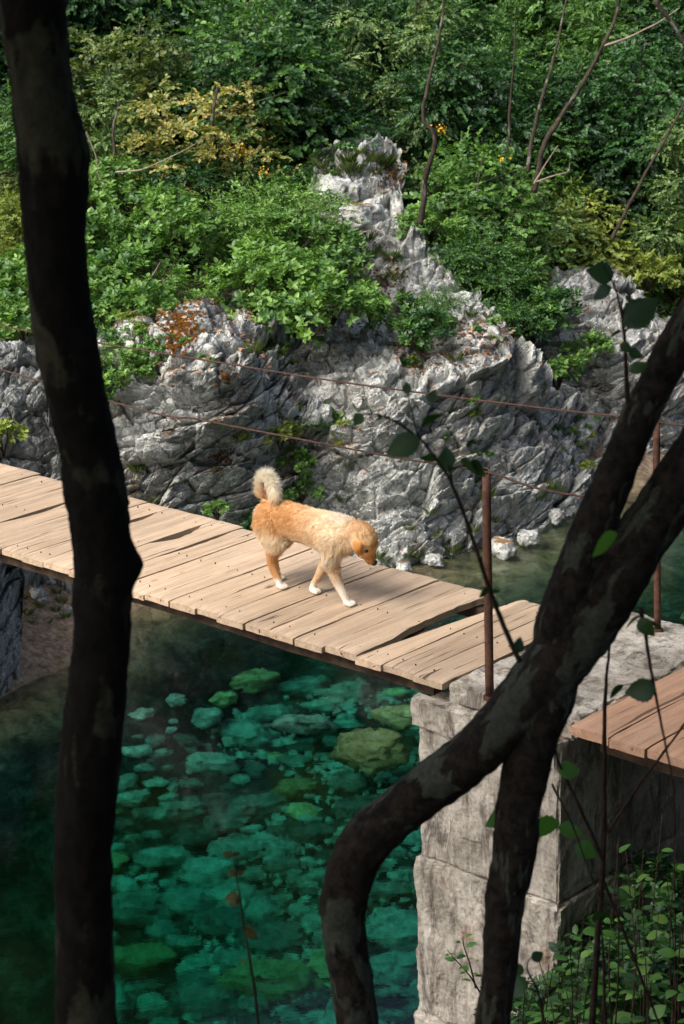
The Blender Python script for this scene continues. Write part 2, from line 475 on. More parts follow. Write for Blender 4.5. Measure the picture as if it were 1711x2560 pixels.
V = [(x, y, 0.0) for x, y in bx] + [(x, y, -6.0) for x, y in bx]
F = [(0, 1, 2, 3), (7, 6, 5, 4), (0, 4, 5, 1), (1, 5, 6, 2), (2, 6, 7, 3), (3, 7, 4, 0)]
obj('river_water', mesh_np('river_water', V, F, False, mat=M_WATER), kind='structure', label='clear emerald green water of the river pool')

# ------------------------------------------------------------------ cliffs
class TPS:
    def __init__(s, ctrl, lam=0.5):
        c = np.array(ctrl, float); s.p = c[:, :2] / 300.0; v = c[:, 2]; n = len(c)
        K = s.k(np.linalg.norm(s.p[:, None] - s.p[None], axis=2)) + lam * 0.02 * np.eye(n)
        P = np.hstack([np.ones((n, 1)), s.p]); A = np.zeros((n + 3, n + 3)); A[:n, :n] = K; A[:n, n:] = P; A[n:, :n] = P.T
        s.w = np.linalg.solve(A, np.concatenate([v, np.zeros(3)]))
    @staticmethod
    def k(r): return r * r * np.log(r + 1e-9)
    def __call__(s, q):
        q = np.asarray(q, float) / 300.0; out = np.zeros(len(q)); n = len(s.p)
        for a in range(0, len(q), 60000):
            b = q[a:a + 60000]
            K = s.k(np.linalg.norm(b[:, None] - s.p[None], axis=2))
            out[a:a + 60000] = K @ s.w[:n] + s.w[n] + b @ s.w[n + 1:]
        return out

def rock_disp(P, N, amp=1.0, k=0):
    """fractured limestone relief: tilted, broken strata of several sizes"""
    warp = np.stack([fbm(P * 1.1 + 7 * q, 3, 40 + q + k) for q in range(3)], 1)
    Q = P + 0.07 * warp
    c, s_ = math.cos(0.28), math.sin(0.28)
    Q = np.stack([Q[:, 0] * c + Q[:, 2] * s_, Q[:, 1], -Q[:, 0] * s_ + Q[:, 2] * c], 1)
    d = np.zeros(len(P)); D = np.zeros_like(P)
    for sc, am, cr, kk in (((0.8, 0.7, 1.7), 0.14, 0.04, 100), ((1.9, 1.6, 4.2), 0.080, 0.030, 200), ((4.6, 4.2, 9.5), 0.040, 0.014, 300), ((11.0, 11.0, 20.0), 0.014, 0.006, 400)):
        f1, f2, cid, vec = worley(Q * np.array(sc), kk + k)
        off = cell_rand(cid, kk + 5) * am
        tilt = (np.clip(vec[:, 0], -.6, .6) * cell_rand(cid, kk + 6) + np.clip(vec[:, 2], -.6, .6) * (cell_rand(cid, kk + 7) + 0.45)) * am * (0.9 if kk == 100 else 1.6)
        crack = np.exp(-((f2 - f1) / 0.055) ** 2) * cr
        d += off + tilt - crack * 1.5
    d += 0.12 * fbm(P * 0.8, 3, 70 + k) + 0.006 * fbm(P * 22, 3, 60 + k)
    return d * amp

def build_cliff(name, top, base, ctrl, nx, ny, mat, amp, label, cat='rock', x0=None, x1=None, k=0):
    """a rock mass standing at its own distance: each column runs from below the water up the face and back over the crest"""
    top = np.array(top, float); base = np.array(base, float)
    xs = np.linspace(x0, x1, nx)
    ty = np.interp(xs, top[:, 0], top[:, 1]) ; by = np.interp(xs, base[:, 0], base[:, 1])
    nb = int(ny * 0.18)
    tt = np.linspace(0, 1, ny)
    PX = np.repeat(xs[:, None], ny, 1); PY = by[:, None] + (ty - by)[:, None] * tt[None, :]
    D = TPS(ctrl)(np.stack([PX.ravel(), PY.ravel()], 1)).reshape(nx, ny)
    dirs = (MW @ np.stack([(PX.ravel() - 855.5) / FPX, -(PY.ravel() - 1280) / FPX, -np.ones(nx * ny)], 0)).T
    P = (np.array([0, 0, CAM_Z]) + dirs * (D.ravel() / dirs[:, 1])[:, None]).reshape(nx, ny, 3)
    # even spacing along every column, measured on the rock itself
    for i in range(nx):
        seg = np.linalg.norm(np.diff(P[i], axis=0), axis=1); cum = np.concatenate([[0], np.cumsum(seg)])
        u = np.linspace(0, cum[-1], ny)
        for a in range(3): P[i, :, a] = np.interp(u, cum, P[i, :, a].copy())
    # back over the crest, down behind; and skirt below the water
    back = []
    for j in range(1, nb + 1):
        q = j / nb
        b = P[:, -1].copy(); b[:, 1] += 2.2 * q; b[:, 2] += -0.10 * q - 1.6 * q * q
        back.append(b)
    skirt = []
    for j in range(6, 0, -1):
        b = P[:, 0].copy(); b[:, 2] -= 0.25 * j; b[:, 1] += -0.03 * j
        skirt.append(b)
    P = np.concatenate([np.stack(skirt, 1), P, np.stack(back, 1)], 1)
    ny2 = P.shape[1]
    du = np.gradient(P, axis=0); dv = np.gradient(P, axis=1)
    N = np.cross(du, dv); N /= np.linalg.norm(N, axis=2)[:, :, None] + 1e-9
    if N[:, :, 1].mean() > 0: N = -N
    # smooth normals along the column
    for _ in range(12):
        N[:, 1:-1] = (N[:, :-2] + N[:, 1:-1] * 2 + N[:, 2:]) / 4
        N[1:-1] = (N[:-2] + N[1:-1] * 2 + N[2:]) / 4
    N /= np.linalg.norm(N, axis=2)[:, :, None] + 1e-9
    Pf = P.reshape(-1, 3); Nf = N.reshape(-1, 3)
    Nf = Nf * 0.55 + np.array([0, -0.75, 0.30]); Nf /= np.linalg.norm(Nf, axis=1)[:, None]
    d = rock_disp(Pf, Nf, amp, k)
    V = Pf + Nf * d[:, None] + np.array([0, 0, 1.0]) * (d * 0.25)[:, None]
    o = obj(name, mesh_np(name, V, grid_faces(nx, ny2), False, mat=mat), label=label, cat=cat)
    fn = V.reshape(nx, ny2, 3)
    return o, fn

top_main = [(-150, 900), (0, 905), (60, 880), (110, 860), (200, 850), (330, 815), (400, 800), (455, 762), (490, 720), (560, 690), (640, 700), (700, 640), (730, 540), (765, 460), (810, 405), (865, 378), (920, 372), (975, 385), (1003, 440), (1012, 520), (1035, 590), (1070, 640), (1130, 668), (1200, 735), (1245, 775), (1275, 860), (1330, 950), (1365, 985), (1420, 980), (1500, 1010), (1600, 1080)]
base_main = [(-150, 1440), (0, 1430), (100, 1420), (230, 1440), (330, 1480), (450, 1450), (620, 1395), (900, 1425), (1000, 1425), (1100, 1400), (1200, 1375), (1330, 1330), (1420, 1290), (1500, 1275), (1600, 1270)]
ctrl_main = [(-150, 1580, 18.6), (-150, 1200, 19.8), (-150, 900, 20.8), (0, 1570, 18.9), (0, 1420, 19.4), (0, 1150, 20.1), (0, 900, 21.0),
    (180, 1560, 19.3), (180, 1420, 19.9), (330, 1520, 19.9), (330, 1300, 20.3), (330, 1000, 20.7), (330, 850, 21.2), (330, 790, 22.0),
    (500, 1430, 20.6), (500, 1200, 20.7), (500, 1000, 20.4), (480, 850, 20.7), (500, 780, 21.2), (600, 735, 22.4), (580, 690, 23.2),
    (620, 1390, 21.3), (640, 1200, 21.0), (640, 1000, 20.8), (680, 890, 21.0), (710, 850, 21.9), (680, 700, 23.2),
    (760, 1300, 21.4), (760, 1100, 21.45), (750, 950, 21.8), (800, 870, 22.3), (850, 770, 23.3),
    (900, 1420, 20.9), (900, 1200, 21.3), (900, 1050, 21.4), (900, 920, 21.7), (950, 860, 22.6), (950, 750, 23.5), (900, 640, 23.9), (870, 500, 24.6), (880, 400, 25.3), (990, 420, 25.4),
    (1000, 1425, 20.8), (1050, 1250, 21.3), (1050, 1050, 21.6), (1060, 930, 21.9), (1100, 850, 22.7), (1120, 720, 23.6), (1050, 640, 24.1),
    (1200, 1370, 21.4), (1200, 1200, 21.8), (1200, 1000, 21.9), (1220, 870, 22.2), (1230, 780, 23.2), (1330, 900, 22.9), (1300, 850, 23.0),
    (1330, 1330, 22.0), (1350, 1100, 22.6), (1350, 970, 23.2), (1450, 1280, 22.9), (1450, 1050, 23.8), (1600, 1270, 24.2), (1600, 1100, 24.8)]
rock_main, RM = build_cliff('rock_outcrop', top_main, base_main, ctrl_main, 600, 470, M_ROCK, 1.0,
    'jagged pale grey limestone outcrop rising to a point across the river behind the dog', 'rock outcrop', 165, 1600)
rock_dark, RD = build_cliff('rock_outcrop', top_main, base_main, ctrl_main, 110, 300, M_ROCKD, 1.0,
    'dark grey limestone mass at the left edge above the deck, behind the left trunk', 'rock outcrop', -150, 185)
top_r = [(1330, 900), (1370, 760), (1395, 715), (1440, 668), (1500, 662), (1560, 690), (1610, 740), (1640, 790), (1700, 830), (1800, 860), (1950, 900)]
base_r = [(1330, 1290), (1450, 1285), (1600, 1270), (1800, 1240), (1950, 1200)]
ctrl_r = [(1330, 1290, 24.2), (1330, 900, 24.9), (1450, 1285, 24.4), (1450, 1000, 24.6), (1430, 720, 25.2), (1500, 670, 25.8), (1550, 900, 24.5), (1600, 1270, 24.2), (1620, 1000, 24.4), (1620, 780, 25.2), (1800, 1240, 24.6), (1800, 880, 25.8), (1950, 1200, 25.0), (1950, 920, 26.4)]
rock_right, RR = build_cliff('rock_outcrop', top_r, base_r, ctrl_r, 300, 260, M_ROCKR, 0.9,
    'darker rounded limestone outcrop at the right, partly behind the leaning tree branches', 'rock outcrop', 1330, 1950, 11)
top_l = [(-400, 1240), (-60, 1245), (20, 1290), (52, 1370), (60, 1480)]
base_l = [(-400, 1760), (0, 1735), (30, 1700), (60, 1640)]
ctrl_l = [(-400, 1760, 17.2), (-400, 1240, 18.3), (0, 1735, 17.6), (0, 1500, 17.75), (0, 1290, 18.2), (40, 1650, 17.85), (45, 1400, 18.1), (60, 1640, 18.3), (60, 1480, 18.6)]
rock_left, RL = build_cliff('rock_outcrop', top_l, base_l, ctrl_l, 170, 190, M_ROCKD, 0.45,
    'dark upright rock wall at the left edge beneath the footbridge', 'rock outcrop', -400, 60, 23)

# ------------------------------------------------------------------ leaves, crowns
def leaf_batch(base, dirv, nrm, length, width, fold=0.18, pointy=0.3):
    """arrays of leaves: two folded halves each; returns verts, quads"""
    n = len(base)
    dirv = dirv / (np.linalg.norm(dirv, axis=1)[:, None] + 1e-9)
    side = np.cross(dirv, nrm); side /= np.linalg.norm(side, axis=1)[:, None] + 1e-9
    up = np.cross(side, dirv)
    L = length[:, None]; Wd = width[:, None]
    V = np.stack([base,
                  base + dirv * L * pointy + side * Wd + up * Wd * fold * 2,
                  base + dirv * L * 0.72 + side * Wd * 0.72 + up * Wd * fold - up * L * 0.03,
                  base + dirv * L - up * L * 0.12,
                  base + dirv * L * 0.72 - side * Wd * 0.72 + up * Wd * fold - up * L * 0.03,
                  base + dirv * L * pointy - side * Wd + up * Wd * fold * 2], 1).reshape(-1, 3)
    i = np.arange(n)[:, None] * 6
    F = np.concatenate([i + np.array([[0, 1, 2, 3]]), i + np.array([[0, 3, 4, 5]])], 0)
    return V, F
def rand_dirs(rg, n):
    v = rg.normal(size=(n, 3)); return v / np.linalg.norm(v, axis=1)[:, None]
def make_crown(name, seed, lobes, n_spray, nleaf, leaf_len, leaf_wid, spray_len, droop, mat, flat=0.5, shell=0.5, rosette=False, upbias=0.15, pinnate=False):
    rg = np.random.default_rng(seed)
    lobes = np.array(lobes, float)
    area = (lobes[:, 3] * lobes[:, 4] + lobes[:, 3] * lobes[:, 5]); area /= area.sum()
    which = rg.choice(len(lobes), n_spray, p=area)
    d = rand_dirs(rg, n_spray); d[:, 2] += upbias; d /= np.linalg.norm(d, axis=1)[:, None]
    r = shell + (1 - shell) * rg.random(n_spray) ** 0.6
    r *= 1 + 0.14 * rg.normal(size=n_spray)
    c = lobes[which, :3]; rad = lobes[which, 3:6]
    org = c + d * rad * r[:, None]
    out = d * 0.8 + rand_dirs(rg, n_spray) * 0.5; out[:, 2] = out[:, 2] * 0.5 - droop
    out /= np.linalg.norm(out, axis=1)[:, None]
    pn = d * (1 - flat) + np.array([0, 0, 1.0]) * flat + 0.25 * rg.normal(size=(n_spray, 3))
    pn /= np.linalg.norm(pn, axis=1)[:, None]
    tint_s = np.clip(0.42 + 0.28 * rg.normal(size=n_spray) + 0.12 * cell_rand(np.floor(org * 1.2).astype(np.int64), seed), 0, 1)
    B, DD, NN, LL, WW, TT = [], [], [], [], [], []
    sl = spray_len * (0.6 + 0.8 * rg.random(n_spray))
    side = np.cross(out, pn); side /= np.linalg.norm(side, axis=1)[:, None]
    for i in range(nleaf):
        if rosette:
            a = 2 * math.pi * (i * 0.382 + rg.random(n_spray) * 0.08)
            up = pn
            e1 = side; e2 = np.cross(up, side)
            dv = e1 * np.cos(a)[:, None] + e2 * np.sin(a)[:, None] + up * (0.35 + 0.5 * (i / nleaf))
            b = org + dv * 0.006 + up * 0.01 * i
            nv = up - dv * 0.35
        else:
            tpos = (i + 0.6) / nleaf
            sgn = 1 if i % 2 else -1
            b = org + out * (sl * tpos)[:, None] + np.array([0, 0, -1.0]) * (droop * 0.6 * sl * tpos ** 2)[:, None]
            dv = side * sgn * (0.9 - 0.7 * tpos) + out * (0.5 + 0.6 * tpos) + 0.22 * rg.normal(size=(n_spray, 3))
            dv[:, 2] -= droop * 0.6
            nv = pn + 0.30 * rg.normal(size=(n_spray, 3))
        s = (0.65 + 0.7 * rg.random(n_spray)) * (1.0 if rosette else (1.05 - 0.45 * abs(tpos - 0.45)))
        B.append(b); DD.append(dv); NN.append(nv); LL.append(leaf_len * s); WW.append(leaf_wid * s)
        TT.append(np.clip(tint_s + 0.10 * rg.normal(size=n_spray), 0, 1))
    V, F = leaf_batch(np.concatenate(B), np.concatenate(DD), np.concatenate(NN), np.concatenate(LL), np.concatenate(WW))
    tint = np.repeat(np.concatenate(TT), 6)
    return mesh_np(name, V, F, True, {'tint': ('FLOAT', tint)}, mat)

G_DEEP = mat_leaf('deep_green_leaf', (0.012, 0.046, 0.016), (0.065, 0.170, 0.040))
G_MID = mat_leaf('mid_green_leaf', (0.022, 0.078, 0.020), (0.145, 0.300, 0.055))
G_OLV = mat_leaf('olive_leaf', (0.04, 0.09, 0.025), (0.20, 0.25, 0.065))
G_PALE = mat_leaf('pale_green_leaf', (0.055, 0.125, 0.036), (0.32, 0.45, 0.15))
G_YEL = mat_leaf('yellow_green_leaf', (0.13, 0.20, 0.030), (0.36, 0.42, 0.08))
G_BRZ = mat_leaf('bronze_yellow_leaf', (0.12, 0.20, 0.05), (0.54, 0.46, 0.16), 0.3, 0.03)
G_SHRUB = mat_leaf('fresh_shrub_leaf', (0.042, 0.125, 0.026), (0.24, 0.43, 0.085))
G_HAZEL = mat_leaf('hazel_leaf', (0.05, 0.17, 0.03), (0.16, 0.38, 0.07), 0.45)
G_BACK = mat_leaf('dark_green_leaf', (0.02, 0.055, 0.02), (0.04, 0.10, 0.03), 0.45)  # darkest pair of greens, for the canopy crowns
G_GRASS = mat_leaf('grass_blade', (0.05, 0.10, 0.02), (0.17, 0.23, 0.05), 0.3)

rg0 = np.random.default_rng(3)
def rl(n, R, H, z0, flatness=0.45, seed=1):
    """irregular foliage pads around a stem"""
    rg = np.random.default_rng(seed); L = []
    for i in range(n):
        q = (i + 0.5) / n; z = z0 + H * q
        prof = math.sin(math.pi * (0.15 + 0.8 * q)) ** 0.7
        a = i * 2.4 + rg.random() * 1.2; rr = R * prof * (0.35 + 0.45 * rg.random())
        s = R * (0.34 + 0.22 * rg.random()) * (0.55 + 0.5 * prof)
        L.append((math.cos(a) * rr, math.sin(a) * rr, z, s, s, s * flatness))
    return L
CROWNS = [
    ('broad', make_crown('broad_crown', 11, rl(15, 1.5, 4.2, 1.0, 0.6, 1), 1500, 10, 0.092, 0.034, 0.40, 0.12, G_MID, 0.42), 0.055, 5.4),
    ('broad', make_crown('broad_crown', 12, rl(13, 1.6, 3.6, 0.9, 0.5, 2), 1500, 10, 0.085, 0.033, 0.36, 0.10, G_DEEP, 0.45), 0.055, 4.8),
    ('ash', make_crown('ash_crown', 13, rl(12, 1.4, 3.8, 1.2, 0.45, 3), 1250, 13, 0.080, 0.021, 0.40, 0.16, G_PALE, 0.45), 0.045, 5.2),
    ('layered', make_crown('layered_crown', 14, [(math.cos(i * 2.4) * .62 * (.3 + .7 * ((i * 7) % 5) / 4), math.sin(i * 2.4) * .55, .55 + .048 * i, .24, .24, .012) for i in range(30)], 1000, 6, 0.048, 0.022, 0.12, 0.02, G_BRZ, 0.97, 0.1), 0.05, 2.0),
    ('slender', make_crown('slender_crown', 15, rl(12, 1.1, 4.6, 1.0, 0.5, 5), 1200, 10, 0.080, 0.028, 0.38, 0.14, G_PALE, 0.42), 0.04, 5.8),
    ('bushy', make_crown('bushy_crown', 16, rl(14, 1.35, 2.6, 0.25, 0.6, 6), 1400, 10, 0.075, 0.026, 0.32, 0.08, G_MID, 0.45), 0.04, 3.0),
]
def make_trunk(name, h, r, seed, mat=None, limbs=7, lean=0.25):
    rg = random.Random(seed); mb = MB()
    pts = [(0, 0, -0.4)]
    x = y = 0
    for i in range(1, 7):
        x += rg.uniform(-lean, lean) * 0.5; y += rg.uniform(-lean, lean) * 0.5
        pts.append((x, y, h * i / 6))
    P = catmull(pts, 5); R = np.linspace(r, r * 0.22, len(P)); R[0] *= 1.5; R[1] *= 1.2
    mb.add(*tube_np(P, R, 7))
    for k in range(limbs):
        i = int(len(P) * rg.uniform(0.35, 0.92)); b = P[i]; a = rg.uniform(0, 6.283); L = rg.uniform(0.7, 1.5) * h / 5
        q = [b, b + np.array([math.cos(a) * L * 0.4, math.sin(a) * L * 0.4, L * 0.25]), b + np.array([math.cos(a + 0.3) * L, math.sin(a + 0.3) * L, L * rg.uniform(0.3, 0.7)])]
        C = catmull(q, 4); mb.add(*tube_np(C, np.linspace(R[i] * 0.6, 0.006, len(C)), 5))
    return mb.mesh(name, mat or M_BARK)
TRUNKS = [make_trunk('trunk', 5.0, 0.06, 30 + i) for i in range(5)]
GREENS = {'deep': G_DEEP, 'mid': G_MID, 'pale': G_PALE, 'yellow': G_YEL, 'bronze': G_BRZ, 'back': G_BACK, 'olive': G_OLV}
GTXT = {'deep': 'deep green', 'mid': 'mid green', 'pale': 'pale green', 'yellow': 'yellow green', 'bronze': 'bronze and yellow', 'back': 'dark green'}
def tree(px, yd, kind, green, scale, label, group='trees on the far hillside', rz=None, zbase=None, trunk=None, name=None, sz=1.0, x=None, top_py=None):
    if x is None: x = at_y(px, 600, yd)[0]
    z = gz(x, yd) if zbase is None else zbase
    nm, me, tr, th = CROWNS[kind]
    if top_py is not None:      # choose the height so that the crown reaches the given place
        want = at_y(px, top_py, yd)[2] - z
        scale = max(0.35, want / (th + 0.3))
    r = obj(name or (nm + '_tree'), None, None, (x, yd, z), label, 'tree', group)
    r.rotation_euler = (0, 0, rnd.uniform(0, 6.28) if rz is None else rz); r.scale = (scale, scale, scale * sz)
    c = obj('crown', me, r)
    c.material_slots[0].link = 'OBJECT'; c.material_slots[0].material = GREENS[green]
    tk = obj('trunk', TRUNKS[rnd.randrange(len(TRUNKS))] if trunk is None else trunk, r)
    f = th / 5.0; tk.scale = (1, 1, f)
    return r
#  (px, depth, kind, green, scale/None, top_py, label)
FOREST = [
    (500, 25.0, 3, 'bronze', None, 135, 'maple with flat tiers of bronze yellow leaves, left of the rock point'),
    (610, 25.3, 3, 'bronze', None, 235, 'lower right tiers of bronze yellow maple leaves hanging over the dark gap'),
    (310, 26.0, 3, 'olive', None, -10, 'layered olive green tree with bronze tips beside the top of the left trunk'),
    (380, 26.6, 3, 'olive', None, 40, 'layered olive green tree at the upper left, right of the left trunk top'),
    (20, 25.5, 3, 'olive', None, 480, 'olive layered foliage at the left edge behind the trunk'),
    (300, 25.2, 4, 'pale', None, 200, 'slender light green tree right beside the left foreground trunk'),
    (700, 30.0, 2, 'pale', None, -60, 'drooping pale green tree behind the bronze maple'),
    (760, 28.5, 1, 'deep', None, 130, 'deep green tree in the dark gap left of the rock point'),
    (900, 27.8, 2, 'pale', None, -30, 'pale feathery tree rising directly behind the rock point'),
    (1070, 27.2, 4, 'pale', None, -80, 'tall slender tree with grey green leaves right of the rock point'),
    (1180, 29.5, 0, 'mid', None, -40, 'mid green broad tree at the upper right centre'),
    (1330, 31.0, 0, 'mid', None, -100, 'broad green tree behind the long thin leaning stem'),
    (1480, 30.0, 2, 'mid', None, -60, 'loose green tree at the upper right with drooping sprays'),
    (1600, 28.0, 1, 'deep', None, 60, 'deep green dense tree near the upper right corner'),
    (1690, 26.8, 4, 'pale', None, 240, 'grey green tree at the right edge above the dark rock'),
    (1170, 25.6, 5, 'mid', None, 330, 'bushy light green tree on the slope right of the rock point'),
    (1290, 26.0, 5, 'pale', None, 420, 'bushy green tree on the slope above the right rock cleft'),
    (1430, 26.5, 5, 'yellow', None, 450, 'bright yellow green small tree above the right outcrop'),
    (1560, 28.2, 0, 'mid', None, 400, 'mid green tree standing behind the right outcrop'),
    (1650, 28.8, 5, 'deep', None, 560, 'dark bushy tree beyond the right outcrop edge'),
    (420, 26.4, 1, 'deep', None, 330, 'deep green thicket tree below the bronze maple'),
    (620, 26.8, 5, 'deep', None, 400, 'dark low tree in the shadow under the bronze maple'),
    (120, 25.5, 0, 'mid', None, 420, 'mid green tree hidden half behind the left foreground trunk'),
    (30, 24.6, 5, 'yellow', None, 560, 'yellow green bushy tree at the left edge above the cable'),
    (-60, 27.0, 0, 'mid', None, 100, 'mid green tree cut by the left edge of the view'),
    (80, 31.0, 1, 'deep', None, -100, 'deep green tree at the upper left corner'),
    (500, 33.0, 0, 'mid', None, -160, 'tall green tree behind the layered one at the upper left'),
    (1750, 31.0, 0, 'mid', None, -60, 'broad green tree cut by the right edge of the view'),
    (1060, 26.0, 5, 'pale', None, 400, 'light green bush tree hugging the right flank of the rock point'),
]
used_lab = {}
for px, yd, kd, gr, sc, tp, lab in FOREST:
    tree(px, yd, kd, gr, sc, lab, top_py=tp)
rows = [(34.0, 'mid'), (37.5, 'deep'), (41.5, 'mid'), (46, 'deep'), (52, 'mid'), (60, 'deep')]
for ri, (yd, gr) in enumerate(rows):
    half = yd * 0.19 + 2.2; n = int(half * 2 / 1.9) + 1
    for i in range(n):
        x = -half + (i + rnd.uniform(0.1, 0.9)) * 2 * half / n
        g = rnd.choice([gr, gr, 'mid', 'pale', 'deep'])
        tree(0, yd + rnd.uniform(-1.3, 1.3), rnd.choice([0, 1, 2, 4, 0]), g, rnd.uniform(1.0, 1.35) + 0.1 * ri,
             'green tree in the dense wood filling the top of the view', 'trees of the dense wood behind', x=x)

for i in range(75):          # understorey closing the gaps between the trunks
    yd = rnd.choice([26.5, 28, 29.5, 31, 33, 36, 39.5, 43]) + rnd.uniform(-.6, .6); half = yd * 0.18 + 1.0
    x = rnd.uniform(-half, half)
    if s_across(x, yd) < 2.2: continue
    o_ = tree(0, yd, 5, rnd.choice(['deep', 'mid', 'deep']), rnd.uniform(0.55, 0.9) + 0.02 * (yd - 26), 'low green understorey bush between the trunks of the wood', 'understorey bushes of the far wood', x=x, name='understorey_bush')
    o_['category'] = 'bush'
for x, yd, sc in ((3.1, 8.0, 0.9), (3.4, 9.6, 0.95), (4.4, 10.6, 1.0)):  # out of view, added to keep sky light off the pier side
    tree(0, yd, 0, 'mid', sc, 'unseen leafy tree added right of the view to shade the pier', 'unseen trees added to shade the pier', x=x)
# hillside seen only in reflections and from the side
for i in range(26):
    a = rnd.uniform(-1, 1)
    x = rnd.choice([-1, 1]) * rnd.uniform(9, 24); yd = rnd.uniform(24, 40)
    if s_across(x, yd) < 1.0: continue
    tree(0, yd, rnd.choice([0, 1, 2]), rnd.choice(['mid', 'deep']), rnd.uniform(1.2, 1.7), 'green tree further along the far hillside, beside the view', 'trees of the far hillside beside the view', x=x)
# the wood the camera stands in: its canopy shades the foreground trunks
BIG = make_crown('canopy_crown', 50, rl(14, 2.6, 3.6, 4.6, 0.5, 9), 1500, 9, 0.13, 0.045, 0.55, 0.25, G_BACK, 0.5, 0.35)
BIGT = make_trunk('trunk', 7.5, 0.13, 77)
for i, (x, y) in enumerate([(-3.4, 1.0), (-1.8, -1.5), (1.6, 0.2), (3.6, 2.6), (4.4, 5.4), (-5.2, 1.6), (0.2, 2.4), (-1.6, 3.4), (2.2, 4.4), (-5.5, -1.5), (5.5, 0), (3.9, 8.3), (5.2, 7.0), (0, -4.5), (-3.5, -5), (3.5, -4.5), (7.0, 4.5), (-7.5, 2), (7.8, 7.5)]):  # the pair level with the pier is added to shade its side
    z = gz(x, y)
    r = obj('canopy_tree', None, None, (x, y, z), 'shade tree of the wood around the viewpoint', 'tree', 'trees around the viewpoint')
    r.rotation_euler = (0, 0, rnd.uniform(0, 6.28))
    dz = max(0.0, 9.2 - (z + 4.6))
    c = obj('crown', BIG, r, (0, 0, dz))
    if not (abs(x) < 2.6 and 0 < y < 8):
        tk = obj('trunk', BIGT, r); tk.scale = (1, 1, (7.5 + dz) / 7.5)

# ------------------------------------------------------------------ shrubs on the rock
def bush_lobes(n, R, H, seed):
    rg = np.random.default_rng(seed); L = []
    for i in range(n):
        a = rg.random() * 6.28; q = rg.random() ** 0.5; s = R * (0.26 + 0.2 * rg.random())
        L.append((math.cos(a) * q * R * 0.8, math.sin(a) * q * R * 0.8, H * (0.25 + 0.6 * (1 - q * q * 0.8)) * (0.6 + 0.5 * rg.random()), s, s, s * 0.7))
    return L
SHR = [make_crown('shrub_foliage', 60, bush_lobes(10, 0.6, 0.7, 1), 330, 7, 0.060, 0.018, 0.1, 0.0, G_SHRUB, 0.55, 0.45, True, 0.5),
       make_crown('shrub_foliage', 61, bush_lobes(9, 0.6, 0.6, 2), 300, 7, 0.064, 0.019, 0.1, 0.0, G_SHRUB, 0.55, 0.4, True, 0.5),
       make_crown('shrub_foliage', 62, bush_lobes(9, 0.55, 0.6, 3), 420, 9, 0.040, 0.010, 0.22, 0.1, G_MID, 0.5, 0.4, False, 0.4),
       make_crown('shrub_foliage', 63, bush_lobes(4, 0.2, 0.25, 4), 60, 7, 0.05, 0.015, 0.1, 0.0, G_SHRUB, 0.55, 0.3, True, 0.5)]
def stems(name, R, H, n, seed):
    rg = random.Random(seed); mb = MB()
    for i in range(n):
        a = rg.uniform(0, 6.28); q = R * rg.uniform(0.4, 0.95)
        p = catmull([(0, 0, -0.08), (math.cos(a) * q * 0.4 + rg.uniform(-.05, .05), math.sin(a) * q * 0.4, H * 0.35), (math.cos(a) * q, math.sin(a) * q, H * rg.uniform(0.55, 0.95))], 4)
        mb.add(*tube_np(p, np.linspace(0.011, 0.003, len(p)), 5))
    return mb.mesh(name, M_TWIG)
STM = [stems('stems', 0.6, 0.7, 12, 1), stems('stems', 0.6, 0.6, 12, 2), stems('stems', 0.55, 0.6, 12, 3), stems('stems', 0.2, 0.25, 6, 4)]
def shrub(px, py, yd, kind, green, scale, label, group=None, sz=1.0):
    p = at_y(px, py, yd)       # base of the shrub
    r = obj('shrub', None, None, p, label, 'shrub', group)
    r.rotation_euler = (rnd.uniform(-.1, .1), rnd.uniform(-.1, .1), rnd.uniform(0, 6.28)); r.scale = (scale, scale, scale * sz)
    c = obj('foliage', SHR[kind], r); c.material_slots[0].link = 'OBJECT'; c.material_slots[0].material = green
    obj('stems', STM[kind], r)
    return r
